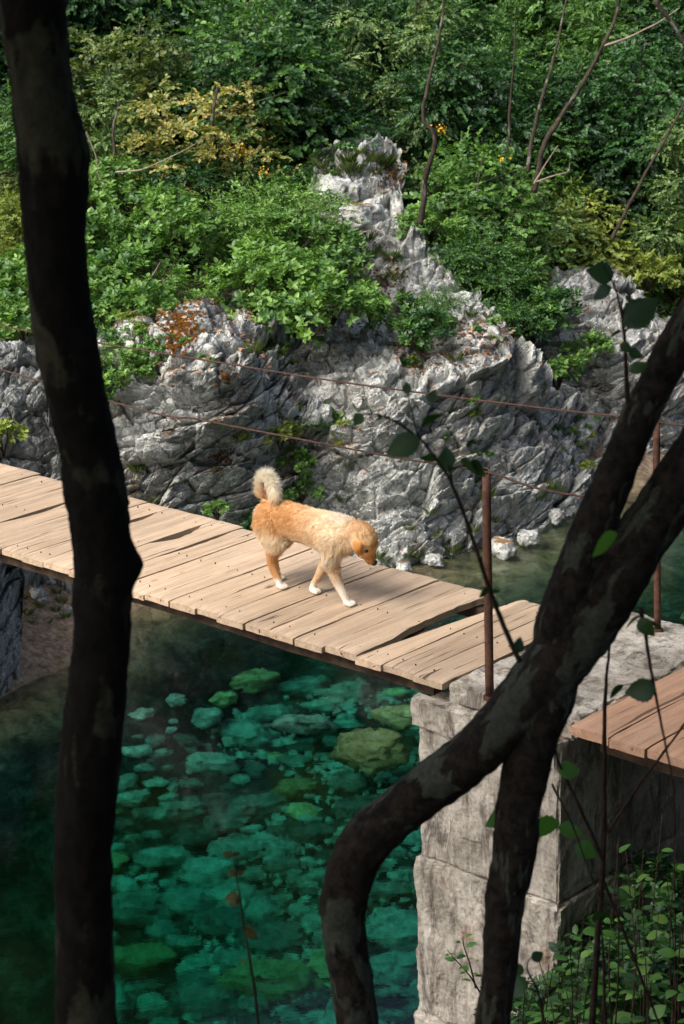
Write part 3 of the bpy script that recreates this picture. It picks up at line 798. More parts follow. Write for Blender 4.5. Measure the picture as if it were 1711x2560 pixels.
SHRUBS = [  # px, py(base), depth, kind, green, scale, label
    (300, 700, 22.6, 0, G_SHRUB, 1.0, 'round leaved shrub beside the left trunk, level with the upper shrubs'),
    (420, 650, 22.8, 0, G_SHRUB, 1.0, 'fresh green round leaved shrub above the orange moss'),
    (350, 780, 21.9, 1, G_SHRUB, 0.95, 'fresh green shrub over bare twigs left of the orange moss'),
    (280, 860, 21.4, 1, G_SHRUB, 0.8, 'leafy shrub just above the upper cable by the left trunk'),
    (340, 900, 21.0, 1, G_SHRUB, 0.55, 'small shrub hanging under the upper cable near the left trunk'),
    (430, 780, 21.8, 1, G_SHRUB, 0.5, 'small shrub directly left of the orange moss patch'),
    (300, 960, 20.6, 1, G_SHRUB, 0.55, 'shrub hanging between the two cables beside the left trunk'),
    (380, 900, 20.9, 1, G_MID, 0.5, 'darker shrub hanging left of the limestone block under the upper cable'),
    (260, 1010, 20.5, 3, G_MID, 1.4, 'small leafy plant at the lower cable beside the left trunk'),
    (240, 560, 24.2, 0, G_SHRUB, 1.0, 'green shrub half hidden by the left trunk at mid height'),
    (600, 640, 23.2, 2, G_SHRUB, 1.1, 'soft fine leaved light green bush at the top of the central thicket'),
    (720, 600, 23.6, 2, G_SHRUB, 1.1, 'light green fine leaved bush just left of the upper pale rock'),
    (640, 760, 22.4, 0, G_SHRUB, 0.95, 'broad green shrub at the left of the central thicket'),
    (740, 830, 22.0, 0, G_SHRUB, 1.1, 'large leafy shrub hanging over the middle ledge of the rock'),
    (830, 800, 22.3, 1, G_SHRUB, 0.9, 'shrub at the right end of the central thicket'),
    (680, 690, 22.9, 1, G_SHRUB, 1.0, 'shrub in the middle of the central thicket'),
    (810, 690, 23.0, 0, G_SHRUB, 0.85, 'shrub under the pale slab below the rock point'),
    (520, 560, 24.4, 2, G_DEEP, 1.2, 'dark fine leaved bush behind the left shrubs'),
    (560, 700, 23.4, 2, G_MID, 0.7, 'low bush above the left block of the rock'),
    (1030, 860, 22.2, 1, G_MID, 0.78, 'dark green bush in the hollow under the right ridge'),
    (1100, 790, 22.8, 2, G_MID, 0.5, 'small bush higher in the hollow under the right ridge'),
    (930, 800, 22.6, 3, G_SHRUB, 1.1, 'sprig of leaves left of the hollow'),
    (890, 760, 22.9, 3, G_SHRUB, 1.2, 'small light green shrub between thicket and hollow'),
    (790, 1085, 21.5, 3, G_SHRUB, 1.2, 'small fern like plant in the dark cleft of the rock face'),
    (740, 1180, 21.15, 1, G_SHRUB, 0.36, 'climbing green plant on the rock face above the dog tail'),
    (755, 1250, 21.2, 1, G_SHRUB, 0.42, 'leafy plant on the rock face right beside the dog tail'),
    (700, 1110, 21.0, 3, G_YEL, 0.9, 'thin sprig at the top of the plants above the dog tail'),
    (560, 1075, 20.5, 3, G_SHRUB, 0.7, 'tiny plant on the face left of the dog tail'),
    (650, 1340, 20.9, 3, G_DEEP, 1.1, 'dark plant behind the deck just left of the dog'),
    (545, 1290, 20.6, 3, G_SHRUB, 0.6, 'tiny light green plant above the deck edge left of the dog'),
    (1390, 960, 23.8, 3, G_SHRUB, 1.3, 'small shrub at the foot of the dark cleft on the right'),
    (1470, 900, 24.2, 1, G_SHRUB, 0.5, 'light leaved shrub in front of the right outcrop'),
    (1270, 860, 23.6, 2, G_MID, 0.8, 'fine leaved bush in the cleft right of the ridge'),
    (1330, 820, 24.4, 1, G_MID, 0.9, 'green shrub in the cleft between the outcrops'),
    (1620, 720, 26.2, 1, G_YEL, 0.7, 'yellowish shrub on top of the right outcrop'),
    (1700, 760, 26.6, 1, G_MID, 0.9, 'green shrub at the right edge on the outcrop'),
    (60, 900, 21.8, 0, G_SHRUB, 0.9, 'bright shrub at the left edge above the dark rocks'),
    (10, 800, 22.4, 0, G_SHRUB, 1.0, 'green shrub at the left edge just above the upper cable'),
    (110, 780, 22.4, 1, G_SHRUB, 1.0, 'green shrub behind the left trunk at cable height'),
    (200, 760, 22.6, 0, G_MID, 1.0, 'shrub hidden behind the left trunk'),
    (10, 1120, 17.5, 3, G_YEL, 0.9, 'bright leaf tuft at the left edge above the deck'),
    (1080, 600, 24.6, 1, G_SHRUB, 0.7, 'shrub right of the pale slabs'),
    (1180, 690, 24.4, 2, G_MID, 0.9, 'fine bush above the right ridge'),
    (1240, 740, 24.4, 2, G_MID, 0.8, 'fine bush at the end of the right ridge'),
    (420, 540, 24.8, 0, G_MID, 1.0, 'green shrub high on the left slope'),
    (640, 520, 25.0, 2, G_MID, 1.0, 'feathery bush on the slope below the bronze maple'),
]
for a in SHRUBS: shrub(*a)

# ------------------------------------------------------------------ grass tufts, litter
def tuft(seed, n=60, h=0.10):
    rg = np.random.default_rng(seed)
    a = rg.random(n) * 6.28; r = 0.05 * rg.random(n)
    b = np.stack([np.cos(a) * r, np.sin(a) * r, np.zeros(n)], 1)
    d = np.stack([np.cos(a) * 0.55, np.sin(a) * 0.55, 0.7 + 0.6 * rg.random(n)], 1)
    nv = np.stack([-np.cos(a), -np.sin(a), np.full(n, 0.8)], 1)
    V, F = leaf_batch(b, d, nv, h * (0.5 + rg.random(n)), np.full(n, 0.0022), 0.1, 0.4)
    return mesh_np('grass_tuft', V, F, True, {'tint': ('FLOAT', np.repeat(rg.random(n), 6))}, G_GRASS)
TUFT = [tuft(i) for i in range(3)]
GR = [(905, 560, 24.1), (880, 575, 24.0), (930, 540, 24.2), (960, 700, 23.6), (1000, 730, 23.4), (1220, 800, 22.8), (1180, 790, 22.9), (1140, 900, 22.0), (1250, 860, 22.2),
      (720, 1130, 20.9), (560, 1140, 20.4), (520, 1240, 20.5), (610, 1380, 21.0), (1360, 1240, 22.4), (1380, 1230, 22.5), (1400, 1235, 22.6), (1350, 1255, 22.3), (1240, 1310, 21.6), (1030, 1330, 21.0),
      (1100, 1350, 21.0), (1010, 1400, 20.7), (960, 1410, 20.7), (985, 1425, 20.6), (1045, 1400, 20.8), (1130, 1380, 21.1), (940, 1395, 20.8), (100, 1520, 19.1), (60, 1530, 19.0), (140, 1530, 19.2), (160, 1500, 19.4), (150, 1550, 19.1), (85, 1550, 18.9), (70, 1540, 19), (78, 1560, 19), (95, 1535, 19), (172, 1520, 19), (165, 1545, 19), (155, 1510, 19), (62, 1500, 19), (145, 1485, 19), (300, 1500, 19), (120, 1560, 19),
      (380, 1260, 20.2), (430, 1150, 20.3), (1190, 1330, 21.4), (870, 1170, 21.2), (640, 880, 20.9), (340, 1180, 20.3), (1080, 1290, 21.2), (1210, 1250, 21.6), (860, 1260, 21.1)]
def surf_depth(G, px, py):
    """nearest vertex of a cliff in the direction of a picture point"""
    q = (G.reshape(-1, 3) - np.array([0, 0, CAM_Z])) @ MW
    return q
QM = surf_depth(RM, 0, 0); QMx = 855.5 + FPX * QM[:, 0] / -QM[:, 2]; QMy = 1280 - FPX * QM[:, 1] / -QM[:, 2]
RMf = RM.reshape(-1, 3)
def on_rock(px, py):
    d = (QMx - px) ** 2 + (QMy - py) ** 2
    c = np.where(d < 36)[0]
    if len(c) == 0: return RMf[np.argmin(d)]
    return RMf[c[np.argmin(-QM[c, 2])]]
for i, (px, py, yd) in enumerate(GR):
    p = ground_point(px, py) if (px < 330 and py > 1430) else on_rock(px, py)
    o = obj('grass_tuft', TUFT[i % 3], None, tuple(p), 'small tuft of grass growing on the limestone or on the shore below it', 'grass tuft', 'grass tufts on the limestone')
    o.rotation_euler = (0, 0, rnd.uniform(0, 6)); s = rnd.uniform(0.6, 1.3) * (0.55 if (px < 330 and py > 1430) else 0.9); o.scale = (s, s, s)
# small plants seeded over the ledges
def seeded(n, k, mats):
    V = RM; du = np.gradient(V, axis=0); dv = np.gradient(V, axis=1)
    N = np.cross(du, dv).reshape(-1, 3); N /= np.linalg.norm(N, axis=1)[:, None] + 1e-9
    if N[:, 1].mean() > 0: N = -N
    return N
NM = seeded(0, 0, 0)
cand = np.where((NM[:, 2] > 0.72) & (RMf[:, 2] > 0.15) & (RMf[:, 0] > -3.2) & (vnoise(RMf * 1.6, 77) > 0.05))[0]
rg = np.random.default_rng(5)
sel = rg.choice(cand, 150)
for i in sel:
    o = obj('rock_plant', SHR[3], None, tuple(RMf[i]), 'tiny leafy plant rooted in a crack of the limestone', 'plant', 'tiny plants in the cracks of the limestone')
    s = rnd.uniform(0.18, 0.5); o.scale = (s, s, s * 0.8); o.rotation_euler = (0, 0, rnd.uniform(0, 6))
    o.material_slots[0].link = 'OBJECT'; o.material_slots[0].material = rnd.choice([G_SHRUB, G_MID, G_YEL, G_DEEP])
# fallen leaves on ledges
t = NT('fallen_leaf'); a = t.n('Attribute', _attribute_name='tint').outputs['Fac']
t.principled(t.ramp(a, [(0.0, (0.07, 0.035, 0.02)), (0.4, (0.17, 0.085, 0.045)), (0.75, (0.30, 0.17, 0.09)), (1.0, (0.44, 0.33, 0.23))]), 0.8)
M_LIT = t.m
cand = np.where((NM[:, 2] > 0.6) & (RMf[:, 2] > 0.4) & (vnoise(RMf * 0.9, 78) + 0.45 * sstep(1.8, 2.6, RMf[:, 2]) > 0.42))[0]
n = 2300; sel = rg.choice(cand, n)
b = RMf[sel] + NM[sel] * 0.006 + rg.normal(size=(n, 3)) * 0.01
V, F = leaf_batch(b, rand_dirs(rg, n) * [1, 1, 0.3], NM[sel] + 0.3 * rg.normal(size=(n, 3)), 0.045 + 0.03 * rg.random(n), 0.013 + 0.006 * rg.random(n))
obj('leaf_litter', mesh_np('leaf_litter', V, F, True, {'tint': ('FLOAT', np.repeat(rg.random(n), 6))}, M_LIT), label='dry brown fallen leaves lying on the ledges of the limestone', kind='stuff')
# orange moss cushions
t = NT('orange_moss'); co = t.n('NewGeometry').outputs['Position']
t.principled(t.ramp(t.noise(co, 60, 4, 0.7), [(0.3, (0.05, 0.022, 0.006)), (0.5, (0.15, 0.062, 0.012)), (0.7, (0.27, 0.12, 0.02))]), 0.95, t.bump(t.noise(co, 130, 3), 1.0, 0.02), 0.05)
M_MOSS = t.m
def moss(px, py, n, spread, size, label):
    mb = MB(); rg = random.Random(int(px))
    for i in range(n):
        c = on_rock(px + rg.gauss(0, spread), py + rg.gauss(0, spread))
        s = size * rg.uniform(0.5, 1.2)
        a = np.linspace(0, 6.283, 9)[:-1]
        V = [c + np.array([0, -0.5 * s, 0.45 * s])]
        for r, h in ((0.6, 0.3), (1.0, 0.0)):
            for q in a: V.append(c + np.array([math.cos(q) * s * r, -0.5 * h * s - 0.2 * s, math.sin(q) * s * r * 0.8 + 0.1 * s]) * 1.0)
        V = smooth_vertex_noise(V, s * 0.25, 1.0 / s, i)
        F = [(0, 1 + j, 1 + (j + 1) % 8) for j in range(8)] + [(1 + j, 9 + j, 9 + (j + 1) % 8, 1 + (j + 1) % 8) for j in range(8)]
        mb.add(V, F)
    obj('moss', mb.mesh('moss', M_MOSS), label=label, kind='stuff')
moss(450, 810, 190, 19, 0.022, 'orange brown moss cushions at the left block of the limestone')
moss(440, 862, 90, 15, 0.020, 'orange moss below the larger orange cushion')
moss(570, 950, 40, 12, 0.015, 'small orange moss spot in the middle of the left block')
moss(985, 430, 120, 20, 0.020, 'rusty brown moss on the rock point')
moss(975, 690, 60, 18, 0.016, 'rusty moss beside the pale slabs')
moss(550, 1150, 40, 14, 0.016, 'brown moss on the dark lower face')

# ------------------------------------------------------------------ submerged stones
def stone_mesh(name, seed, mat, flat=0.55, res=4):
    import bmesh
    bm = bmesh.new(); bmesh.ops.create_icosphere(bm, subdivisions=res, radius=1)
    V = np.array([v.co[:] for v in bm.verts]); F = [tuple(v.index for v in f.verts) for f in bm.faces]; bm.free()
    d = V.copy()
    f1, f2, cid, vec = worley(V * 1.3 + seed * 3.1, seed)
    r = 1 + 0.16 * cell_rand(cid, seed + 3) + 0.20 * fbm(V * 1.1 + seed, 3, seed) - 0.08 * np.exp(-((f2 - f1) / 0.12) ** 2)
    V = V * r[:, None]; V[:, 2] = np.clip(V[:, 2], -0.5, 0.62) * flat * 1.3
    rg = random.Random(seed); V[:, 1] *= rg.uniform(0.6, 1.0)
    V[:, 0] += 0.16 * fbm(V * [1.5, 2.5, 9] + seed, 3, seed + 7); V[:, 1] += 0.12 * fbm(V * [2.5, 2.5, 6] + seed, 3, seed + 8)
    V = V + np.stack([fbm(V * 4 + 9 * q, 4, seed + q, 0.65) for q in range(3)], 1) * 0.085
    return mesh_np(name, V, F, True, mat=mat)
def mat_stone(name, c1, c2, c3):
    t = NT(name); oi = t.n('ObjectInfo'); co = t.n('NewGeometry').outputs['Position']
    a = t.noise(co, 7, 6, 0.7, 0.4)
    c = t.ramp(a, [(0.3, c1), (0.5, c2), (0.7, c3)])
    c = t.mix(1.0, c, t.ramp(t.noise(co, 30, 4, 0.7), [(0.35, 0.75), (0.6, 1.1)]), 'MULTIPLY')
    v = t.math('ADD', t.math('MULTIPLY', oi.outputs['Random'], 1.0), 0.25)
    hs = t.n('HueSaturation'); t.l(v, hs.inputs['Value']); t.l(c, hs.inputs['Color'])
    t.principled(hs.outputs[0], 0.9, t.bump(a, 0.6, 0.03), 0.1)
    return t.m
M_ST = mat_stone('pale_river_stone', (0.10, 0.13, 0.10), (0.32, 0.40, 0.33), (0.58, 0.64, 0.55))
M_STA = mat_stone('algae_covered_stone', (0.20, 0.18, 0.07), (0.52, 0.44, 0.20), (0.75, 0.66, 0.36))
STN = [stone_mesh('river_stone', 70 + i, M_ST, 0.5 + 0.05 * (i % 3)) for i in range(8)]
def bed_z(x, y): return gz(x, y)
def bed_point(px, py, depth=None):
    """where the line of sight, bent at the surface, meets the bed"""
    p = at_z(px, py, 0.0); d = p - np.array([0, 0, CAM_Z]); L0 = np.linalg.norm(d); d /= L0
    e = 1 / 1.333; ci = -d[2]; ct = math.sqrt(1 - e * e * (1 - ci * ci)); tdir = e * d + (e * ci - ct) * np.array([0, 0, 1.0])
    for k in range(200):
        q = p + tdir * 0.03 * k
        if bed_z(q[0], q[1]) >= q[2] or (depth and q[2] < -depth): break
    return q
def stone(px, py, wpx, i, mat, label, group=None, hgt=1.0, depth=None):
    p = bed_point(px, py + 8, depth); dist = float(np.linalg.norm(p - np.array([0, 0, CAM_Z])))
    r = wpx / 2 * dist / FPX
    o = obj('river_stone', STN[i % len(STN)], None, (p[0], p[1], p[2] + r * 0.12), label, 'stone', group)
    o.scale = (r, r * rnd.uniform(0.8, 1.1), r * rnd.uniform(0.95, 1.45) * hgt); o.rotation_euler = (rnd.uniform(-.15, .15), rnd.uniform(-.15, .15), rnd.uniform(-.4, .4))
    if mat is not M_ST:
        o.material_slots[0].link = 'OBJECT'; o.material_slots[0].material = mat
    return o
stone(925, 1870, 190, 0, M_STA, 'largest submerged boulder, yellow green with algae, just left of the concrete pier', hgt=1.5, depth=0.75)
stone(1005, 1785, 120, 1, M_STA, 'pale green sunken stone touching the top left side of the pier', depth=0.8)
stone(765, 1805, 125, 2, M_ST, 'flat pale sunken stone above and left of the largest boulder', depth=0.9)
stone(745, 1965, 125, 3, M_STA, 'pale yellow green sunken stone left of the largest boulder')
stone(900, 2015, 130, 4, M_ST, 'bright sunken stone directly below the largest boulder')
stone(405, 2140, 130, 5, M_ST, 'isolated wide pale sunken stone right of the left trunk')
stone(360, 2400, 170, 6, M_STA, 'large green mossy sunken stone at the foot of the left trunk', hgt=1.2)
stone(865, 1950, 95, 7, M_ST, 'dim sunken stone between the largest boulder and the bright one')
used = [(925, 1870, 100), (1005, 1785, 65), (765, 1805, 65), (745, 1965, 65), (900, 2015, 70), (405, 2140, 70), (360, 2400, 90), (865, 1950, 50)]
cnt = 0
for tries in range(9000):
    py = 1700 + (2640 - 1700) * rnd.random() ** 0.75; px = rnd.uniform(230, 1260)
    dens = max(0, min(1, (py - 1750) / 500)) * 0.8 + 0.12 + (0.25 if px > 600 else 0)
    if rnd.random() > dens: continue
    w = rnd.choice([50, 65, 80, 100, 125, 150, 170]) * (0.75 + 0.35 * (py - 1700) / 900)
    if px < 430 and py < 2050: w *= 0.5
    if any((px - a) ** 2 + ((py - b) * 1.7) ** 2 < (w * 0.46 + c * 0.85) ** 2 for a, b, c in used): continue
    used.append((px, py, w / 2)); cnt += 1
    stone(px, py, w * 1.1, rnd.randrange(8), M_STA if rnd.random() < 0.07 else M_ST, 'pale stone lying among many on the bed of the green pool', 'stones on the bed of the pool')
    if cnt > 230: break
# gravel and small broken stones between the boulders
rgv = np.random.default_rng(17); NG = 7000
gyv = rgv.uniform(12.3, 21.0, NG); gxv = rgv.uniform(-1, 1, NG) * (gyv * 0.165 + 0.3); gxv = gxv[:, None].ravel()
keep = (s_across(gxv, gyv) < -0.5) & (vnoise(np.stack([gxv, gyv, gyv * 0], 1) * 1.1, 91) > -0.30) & (gxv > -1.35 - 0.25 * vnoise(np.stack([gxv, gyv, gyv * 0], 1) * 2.0, 93)) & (gyv < 19.4); gxv = gxv[keep]; gyv = gyv[keep]; NG = len(gxv)
gzv = ground_h(gxv, gyv)
import bmesh as _b
_m = _b.new(); _b.ops.create_icosphere(_m, subdivisions=1, radius=1); IV = np.array([v.co[:] for v in _m.verts]); IF = np.array([[v.index for v in f.verts] for f in _m.faces]); _m.free()
rad = 0.018 + 0.05 * rgv.random(NG) ** 2
GV = np.stack([gxv, gyv, gzv + rad * 0.2], 1)[:, None] + IV[None] * (rad[:, None] * (0.6 + 0.8 * rgv.random((NG, 3))))[:, None, :] + rgv.normal(size=(NG, len(IV), 3)) * rad[:, None, None] * 0.13
GF = (IF[None] + (np.arange(NG) * len(IV))[:, None, None]).reshape(-1, 3)
obj('river_gravel', mesh_np('river_gravel', GV.reshape(-1, 3), GF, False, mat=M_ST), label='small broken stones and gravel between the boulders on the pool bed', kind='stuff')
# shore rocks along the waterline
SHORE = [stone_mesh('shore_rock', 90 + i, M_ROCK, 0.8) for i in range(4)]
for i, (px, py, w, lab) in enumerate([(985, 1395, 80, 'low grey rock at the waterline right of the dog head'), (1040, 1375, 60, 'pale rock by the water behind the dog head'), (1085, 1400, 45, 'small white rock at the waterline left of the rusty post'),
        (1010, 1420, 40, 'small stone at the water edge nearest the dog nose'), (1255, 1372, 70, 'white flat rock at the waterline right of the rusty post'), (1320, 1345, 55, 'small rock at the far shore near the branch'),
        (1390, 1290, 50, 'grey stone on the gravelly shore behind the branches'), (1350, 1270, 45, 'pebbly grey stone above the far shore'), (135, 1450, 75, 'white stone on the earth bank under the deck at the left'), (95, 1490, 60, 'brownish stone on the earth bank at the left'), (165, 1530, 45, 'small stone on the earth bank beside the trunk')]):
    p = at_z(px, py, 0.08) if px > 900 else ground_point(px, py)
    r = w / 2 * np.linalg.norm(p - np.array([0, 0, CAM_Z])) / FPX
    o = obj('shore_rock', SHORE[i % 4], None, tuple(p), lab, 'rock'); o.scale = (r, r, r); o.rotation_euler = (0, 0, i * 1.3)

# ------------------------------------------------------------------ footbridge
O = at_z(1111, 1705, 3.0); AX = O - at_z(0, 1370, 3.0); AX /= np.linalg.norm(AX); LT = np.array([-AX[1], AX[0], 0.0]); UP = np.array([0, 0, 1.0])
ANG = math.atan2(AX[1], AX[0])
def B(u, v, z=3.0): return O + AX * u + LT * v + UP * (z - 3.0)
bridge = obj('footbridge', None, None, tuple(B(-3, 0.6)), 'narrow footbridge of worn tan cross planks under the dog, without side boards', 'footbridge')
bridge.rotation_euler = (0, 0, ANG)
span2 = obj('footbridge', None, None, tuple(B(1.6, 0.6)), 'reddish plank deck at the right edge beyond the concrete slab', 'footbridge')
span2.rotation_euler = (0, 0, ANG)
def plank(parent, pu, u0, u1, v0, v1, mat, rg, notchA=None, notchB=None, thick=0.042, dz=0.0, sk0=0.0, sk1=0.0):
    """a board across the deck; local x along the bridge, y across. notch = (v_from, v_to, depth) eaten out of an edge"""
    n = 26; um = (u0 + u1) / 2 
    vs = np.linspace(v0, v1, n); top0 = []; top1 = []
    sd = rg.random() * 90
    for i, v in enumerate(vs):
        w0 = 0.0028 * math.sin(v * 6 + sd) + rg.uniform(-0.0015, 0.0015); w1 = 0.0028 * math.sin(v * 5 + sd * 2) + rg.uniform(-0.0015, 0.0015)
        q = i / (n - 1)
        a = u0 + 0.0035 + w0 + sk0 * q; b = u1 - 0.0035 + w1 + sk1 * q
        if notchA and notchA[0] <= v <= notchA[1]:
            tt = (v - notchA[0]) / (notchA[1] - notchA[0]); a += notchA[2] * math.sin(math.pi * tt) ** 0.6 * rg.uniform(0.75, 1.1)
        if notchB and notchB[0] <= v <= notchB[1]:
            tt = (v - notchB[0]) / (notchB[1] - notchB[0]); b -= notchB[2] * (math.sin(math.pi * tt) ** 0.6 if notchB[1] < v1 - .02 else tt ** 0.7) * rg.uniform(0.8, 1.1)
        top0.append(a - um); top1.append(b - um)
    zt = dz + rg.uniform(-0.003, 0.003); tw = rg.uniform(-0.004, 0.004); cup = rg.uniform(0.0, 0.003)
    cols = 5; V = []; F = []; be = 0.004
    vm = (v0 + v1) / 2
    for layer in (0, 1):
        for i in range(n):
            for j in range(cols):
                f = j / (cols - 1); x = top0[i] + (top1[i] - top0[i]) * f
                e = (be if j in (0, cols - 1) else 0); en = be * 1.2 if i in (0, n - 1) else 0
                z = (zt + tw * (i / n - 0.5) - cup * (1 - (2 * f - 1) ** 2) - (e + en)) if layer == 0 else zt - thick + rg.uniform(-0.002, 0.002)
                V.append((x, vs[i] - vm, z))
    K = n * cols
    for i in range(n - 1):
        for j in range(cols - 1):
            a = i * cols + j; F.append((a, a + 1, a + cols + 1, a + cols)); F.append((K + a, K + a + cols, K + a + cols + 1, K + a + 1))
    for i in range(n - 1):
        a = i * cols; F.append((a, a + cols, K + a + cols, K + a)); a += cols - 1; F.append((a, K + a, K + a + cols, a + cols))
    for j in range(cols - 1):
        F.append((j, K + j, K + j + 1, j + 1)); a = (n - 1) * cols + j; F.append((a, a + 1, K + a + 1, K + a))
    o = obj('plank', mesh_np('plank', V, F, False, mat=mat), parent, (um - pu, vm - 0.6, 0))
    return o
rg = random.Random(12)
bounds = [-6.6, -6.38, -6.17, -5.95, -5.74, -5.54, -5.32, -5.12, -4.92, -4.70, -4.5, -4.28, -4.07, -3.86, -3.65, -3.45, -3.25, -3.06, -2.82, -2.59, -2.39, -2.17, -1.97, -1.77, -1.59, -1.39, -1.21, -1.02, -0.82, -0.59, -0.41, -0.20, 0.0]
for i in range(len(bounds) - 1):
    u0, u1 = bounds[i], bounds[i + 1]; nA = nB = None; sk0 = sk1 = 0
    v0 = rg.uniform(-0.018, 0.014); v1 = 1.21 + rg.uniform(-0.02, 0.02)
    if u0 == -3.86: nB = None; nA = (0.35, 0.95, 0.04)
    if u0 == -3.25: nA = (0.72, 1.10, 0.045)
    if u0 == -2.82: nA = (0.66, 1.05, 0.075)
    if u0 == -2.59: nA = (0.5, 1.08, 0.02)
    if u0 == -1.59: v0 -= 0.02; 
    if u0 == -0.82: nB = (0.33, 1.18, 0.055); sk1 = -0.02
    if u0 == -0.59: v1 = 1.24; nA = None; sk0 = 0.13; 
    if u0 == -0.41: sk0 = 0.0
    plank(bridge, -3.0, u0, u1, v0, v1, M_WOOD, rg, nA, nB, sk0=sk0, sk1=sk1, dz=-0.004 if i % 5 == 0 else 0)
def beam(parent, pu, u0, u1, v, w, h, ztop):
    mb = MB(); x0, x1 = u0 - pu, u1 - pu; y = v - 0.6
    n = 14; V = []; F = []
    for i in range(n):
        x = x0 + (x1 - x0) * i / (n - 1)
        for (dy, dz) in ((-w / 2, 0), (w / 2, 0), (w / 2, -h), (-w / 2, -h)): V.append((x, y + dy + rg.uniform(-.004, .004), ztop + dz + (rg.uniform(-.006, .006) if dz else 0)))
    for i in range(n - 1):
        for j in range(4): F.append((i * 4 + j, i * 4 + (j + 1) % 4, (i + 1) * 4 + (j + 1) % 4, (i + 1) * 4 + j))
    F += [(3, 2, 1, 0), tuple((n - 1) * 4 + j for j in range(4))]
    mb.add(V, F); obj('beam', mb.mesh('beam', M_BEAM, False), parent)
for v in (0.10, 0.60, 1.10): beam(bridge, -3.0, -6.6, -0.12, v, 0.07, 0.07, -0.052)
b2 = [0.80, 1.03, 1.24, 1.45, 1.66, 1.88, 2.1, 2.32, 2.54, 2.75, 2.97]
for i in range(len(b2) - 1):
    plank(span2, 1.6, b2[i], b2[i + 1], rg.uniform(-0.02, 0.015) - 0.03, 1.22 + rg.uniform(-.02, .02), M_WOODR, rg, dz=-0.006, thick=0.05)
for v in (0.12, 0.6, 1.1): beam(span2, 1.6, 0.9, 3.4, v, 0.08, 0.10, -0.06)

mbn = MB()          # nail heads, in twos near both ends and over the middle beam
for i in range(len(bounds) - 1):
    for v_ in (0.10, 0.60, 1.10):
        for q in (0.27, 0.73):
            if rg.random() < 0.35: continue
            u_ = bounds[i] + (bounds[i + 1] - bounds[i]) * (q + rg.uniform(-.06, .06)) + 3.0; w_ = v_ - 0.6 + rg.uniform(-.012, .012); r_ = rg.uniform(0.0028, 0.0042)
            a_ = np.linspace(0, 2 * math.pi, 9)[:-1]
            mbn.add([(u_ + r_ * math.cos(k), w_ + r_ * math.sin(k), 0.0045) for k in a_] + [(u_ + r_ * math.cos(k), w_ + r_ * math.sin(k), -0.006) for k in a_], [tuple(range(8))] + [(k, 8 + k, 8 + (k + 1) % 8, (k + 1) % 8) for k in range(8)])
obj('nail_heads', mbn.mesh('nail_heads', M_BEAM, False), bridge)
# ------------------------------------------------------------------ concrete pier
pier = obj('concrete_pier', None, None, tuple(B(0.35, 0.6, 0)), 'tall rough board marked concrete pier carrying the end of the plank deck', 'bridge pier')
pier.rotation_euler = (0, 0, ANG)
def rough_block(name, u0, u1, v0, v1, z0, z1, res, mat, parent, pu, ridges=0.0, amp=0.006, k=0, chip=0.02):
    """a cast block: every face a displaced grid welded at the edges"""
    nx = max(2, int((u1 - u0) / res)); ny = max(2, int((v1 - v0) / res)); nz = max(2, int((z1 - z0) / res))
    idx = {}; V = []; F = []
    def vid(i, j, m):
        key = (i, j, m)
        if key not in idx: idx[key] = len(V); V.append((u0 + (u1 - u0) * i / nx, v0 + (v1 - v0) * j / ny, z0 + (z1 - z0) * m / nz))
        return idx[key]
    for i in range(nx):
        for j in range(ny):
            F.append((vid(i, j, nz), vid(i + 1, j, nz), vid(i + 1, j + 1, nz), vid(i, j + 1, nz)))
            F.append((vid(i, j, 0), vid(i, j + 1, 0), vid(i + 1, j + 1, 0), vid(i + 1, j, 0)))
    for i in range(nx):
        for m in range(nz):
            F.append((vid(i, 0, m), vid(i + 1, 0, m), vid(i + 1, 0, m + 1), vid(i, 0, m + 1)))
            F.append((vid(i, ny, m), vid(i, ny, m + 1), vid(i + 1, ny, m + 1), vid(i + 1, ny, m)))
    for j in range(ny):
        for m in range(nz):
            F.append((vid(0, j, m), vid(0, j, m + 1), vid(0, j + 1, m + 1), vid(0, j + 1, m)))
            F.append((vid(nx, j, m), vid(nx, j + 1, m), vid(nx, j + 1, m + 1), vid(nx, j, m + 1)))
    V = np.array(V); c = np.array([(u0 + u1) / 2, (v0 + v1) / 2, (z0 + z1) / 2])
    n1 = fbm(V * 18, 4, 5 + k) * amp; n2 = fbm(V * 3, 3, 8 + k) * amp * 1.2
    half = np.array([(u1 - u0) / 2, (v1 - v0) / 2, (z1 - z0) / 2])
    q = (V - c) / half; on = (np.abs(q) > 0.999)
    D = np.sign(q) * on * (n1 + n2)[:, None]
    if ridges:
        w = (V[:, 0] + 0.01 * fbm(V * [2, 2, 0.4], 2, 3)) / 0.075
        fr = w - np.floor(w); bo = _hash(np.floor(w).astype(np.int64), np.zeros(len(w), np.int64), np.floor((V[:, 2] - 0.4) / 0.9).astype(np.int64), 9)
        gr = -np.exp(-((fr - 0.5) / 0.07) ** 2) * ridges + (bo - 0.5) * ridges * 1.2 + fbm(V * [50, 50, 12], 2, 4) * ridges * 0.3
        front = on[:, 1] & (q[:, 1] < 0)
        D[front, 1] -= gr[front]
    edge = on.sum(1) >= 2
    ch = np.maximum(0, fbm(V * 9, 3, 21 + k)) * chip
    D[edge] -= (np.sign(q[edge]) * on[edge]) * (ch[edge] + 0.004)[:, None]
    V = V + D
    V[:, 0] -= pu; V[:, 1] -= 0.6
    return obj(name, mesh_np(name, V, F, False, mat=mat), parent)
rough_block('shaft', -0.13, 0.75, -0.045, 1.42, 2.02, 2.88, 0.016, M_CONC, pier, 0.35, 0.007, 0.005, 1)
rough_block('shaft', -0.155, 0.76, -0.06, 1.44, 1.12, 2.015, 0.017, M_CONC, pier, 0.35, 0.007, 0.006, 2)
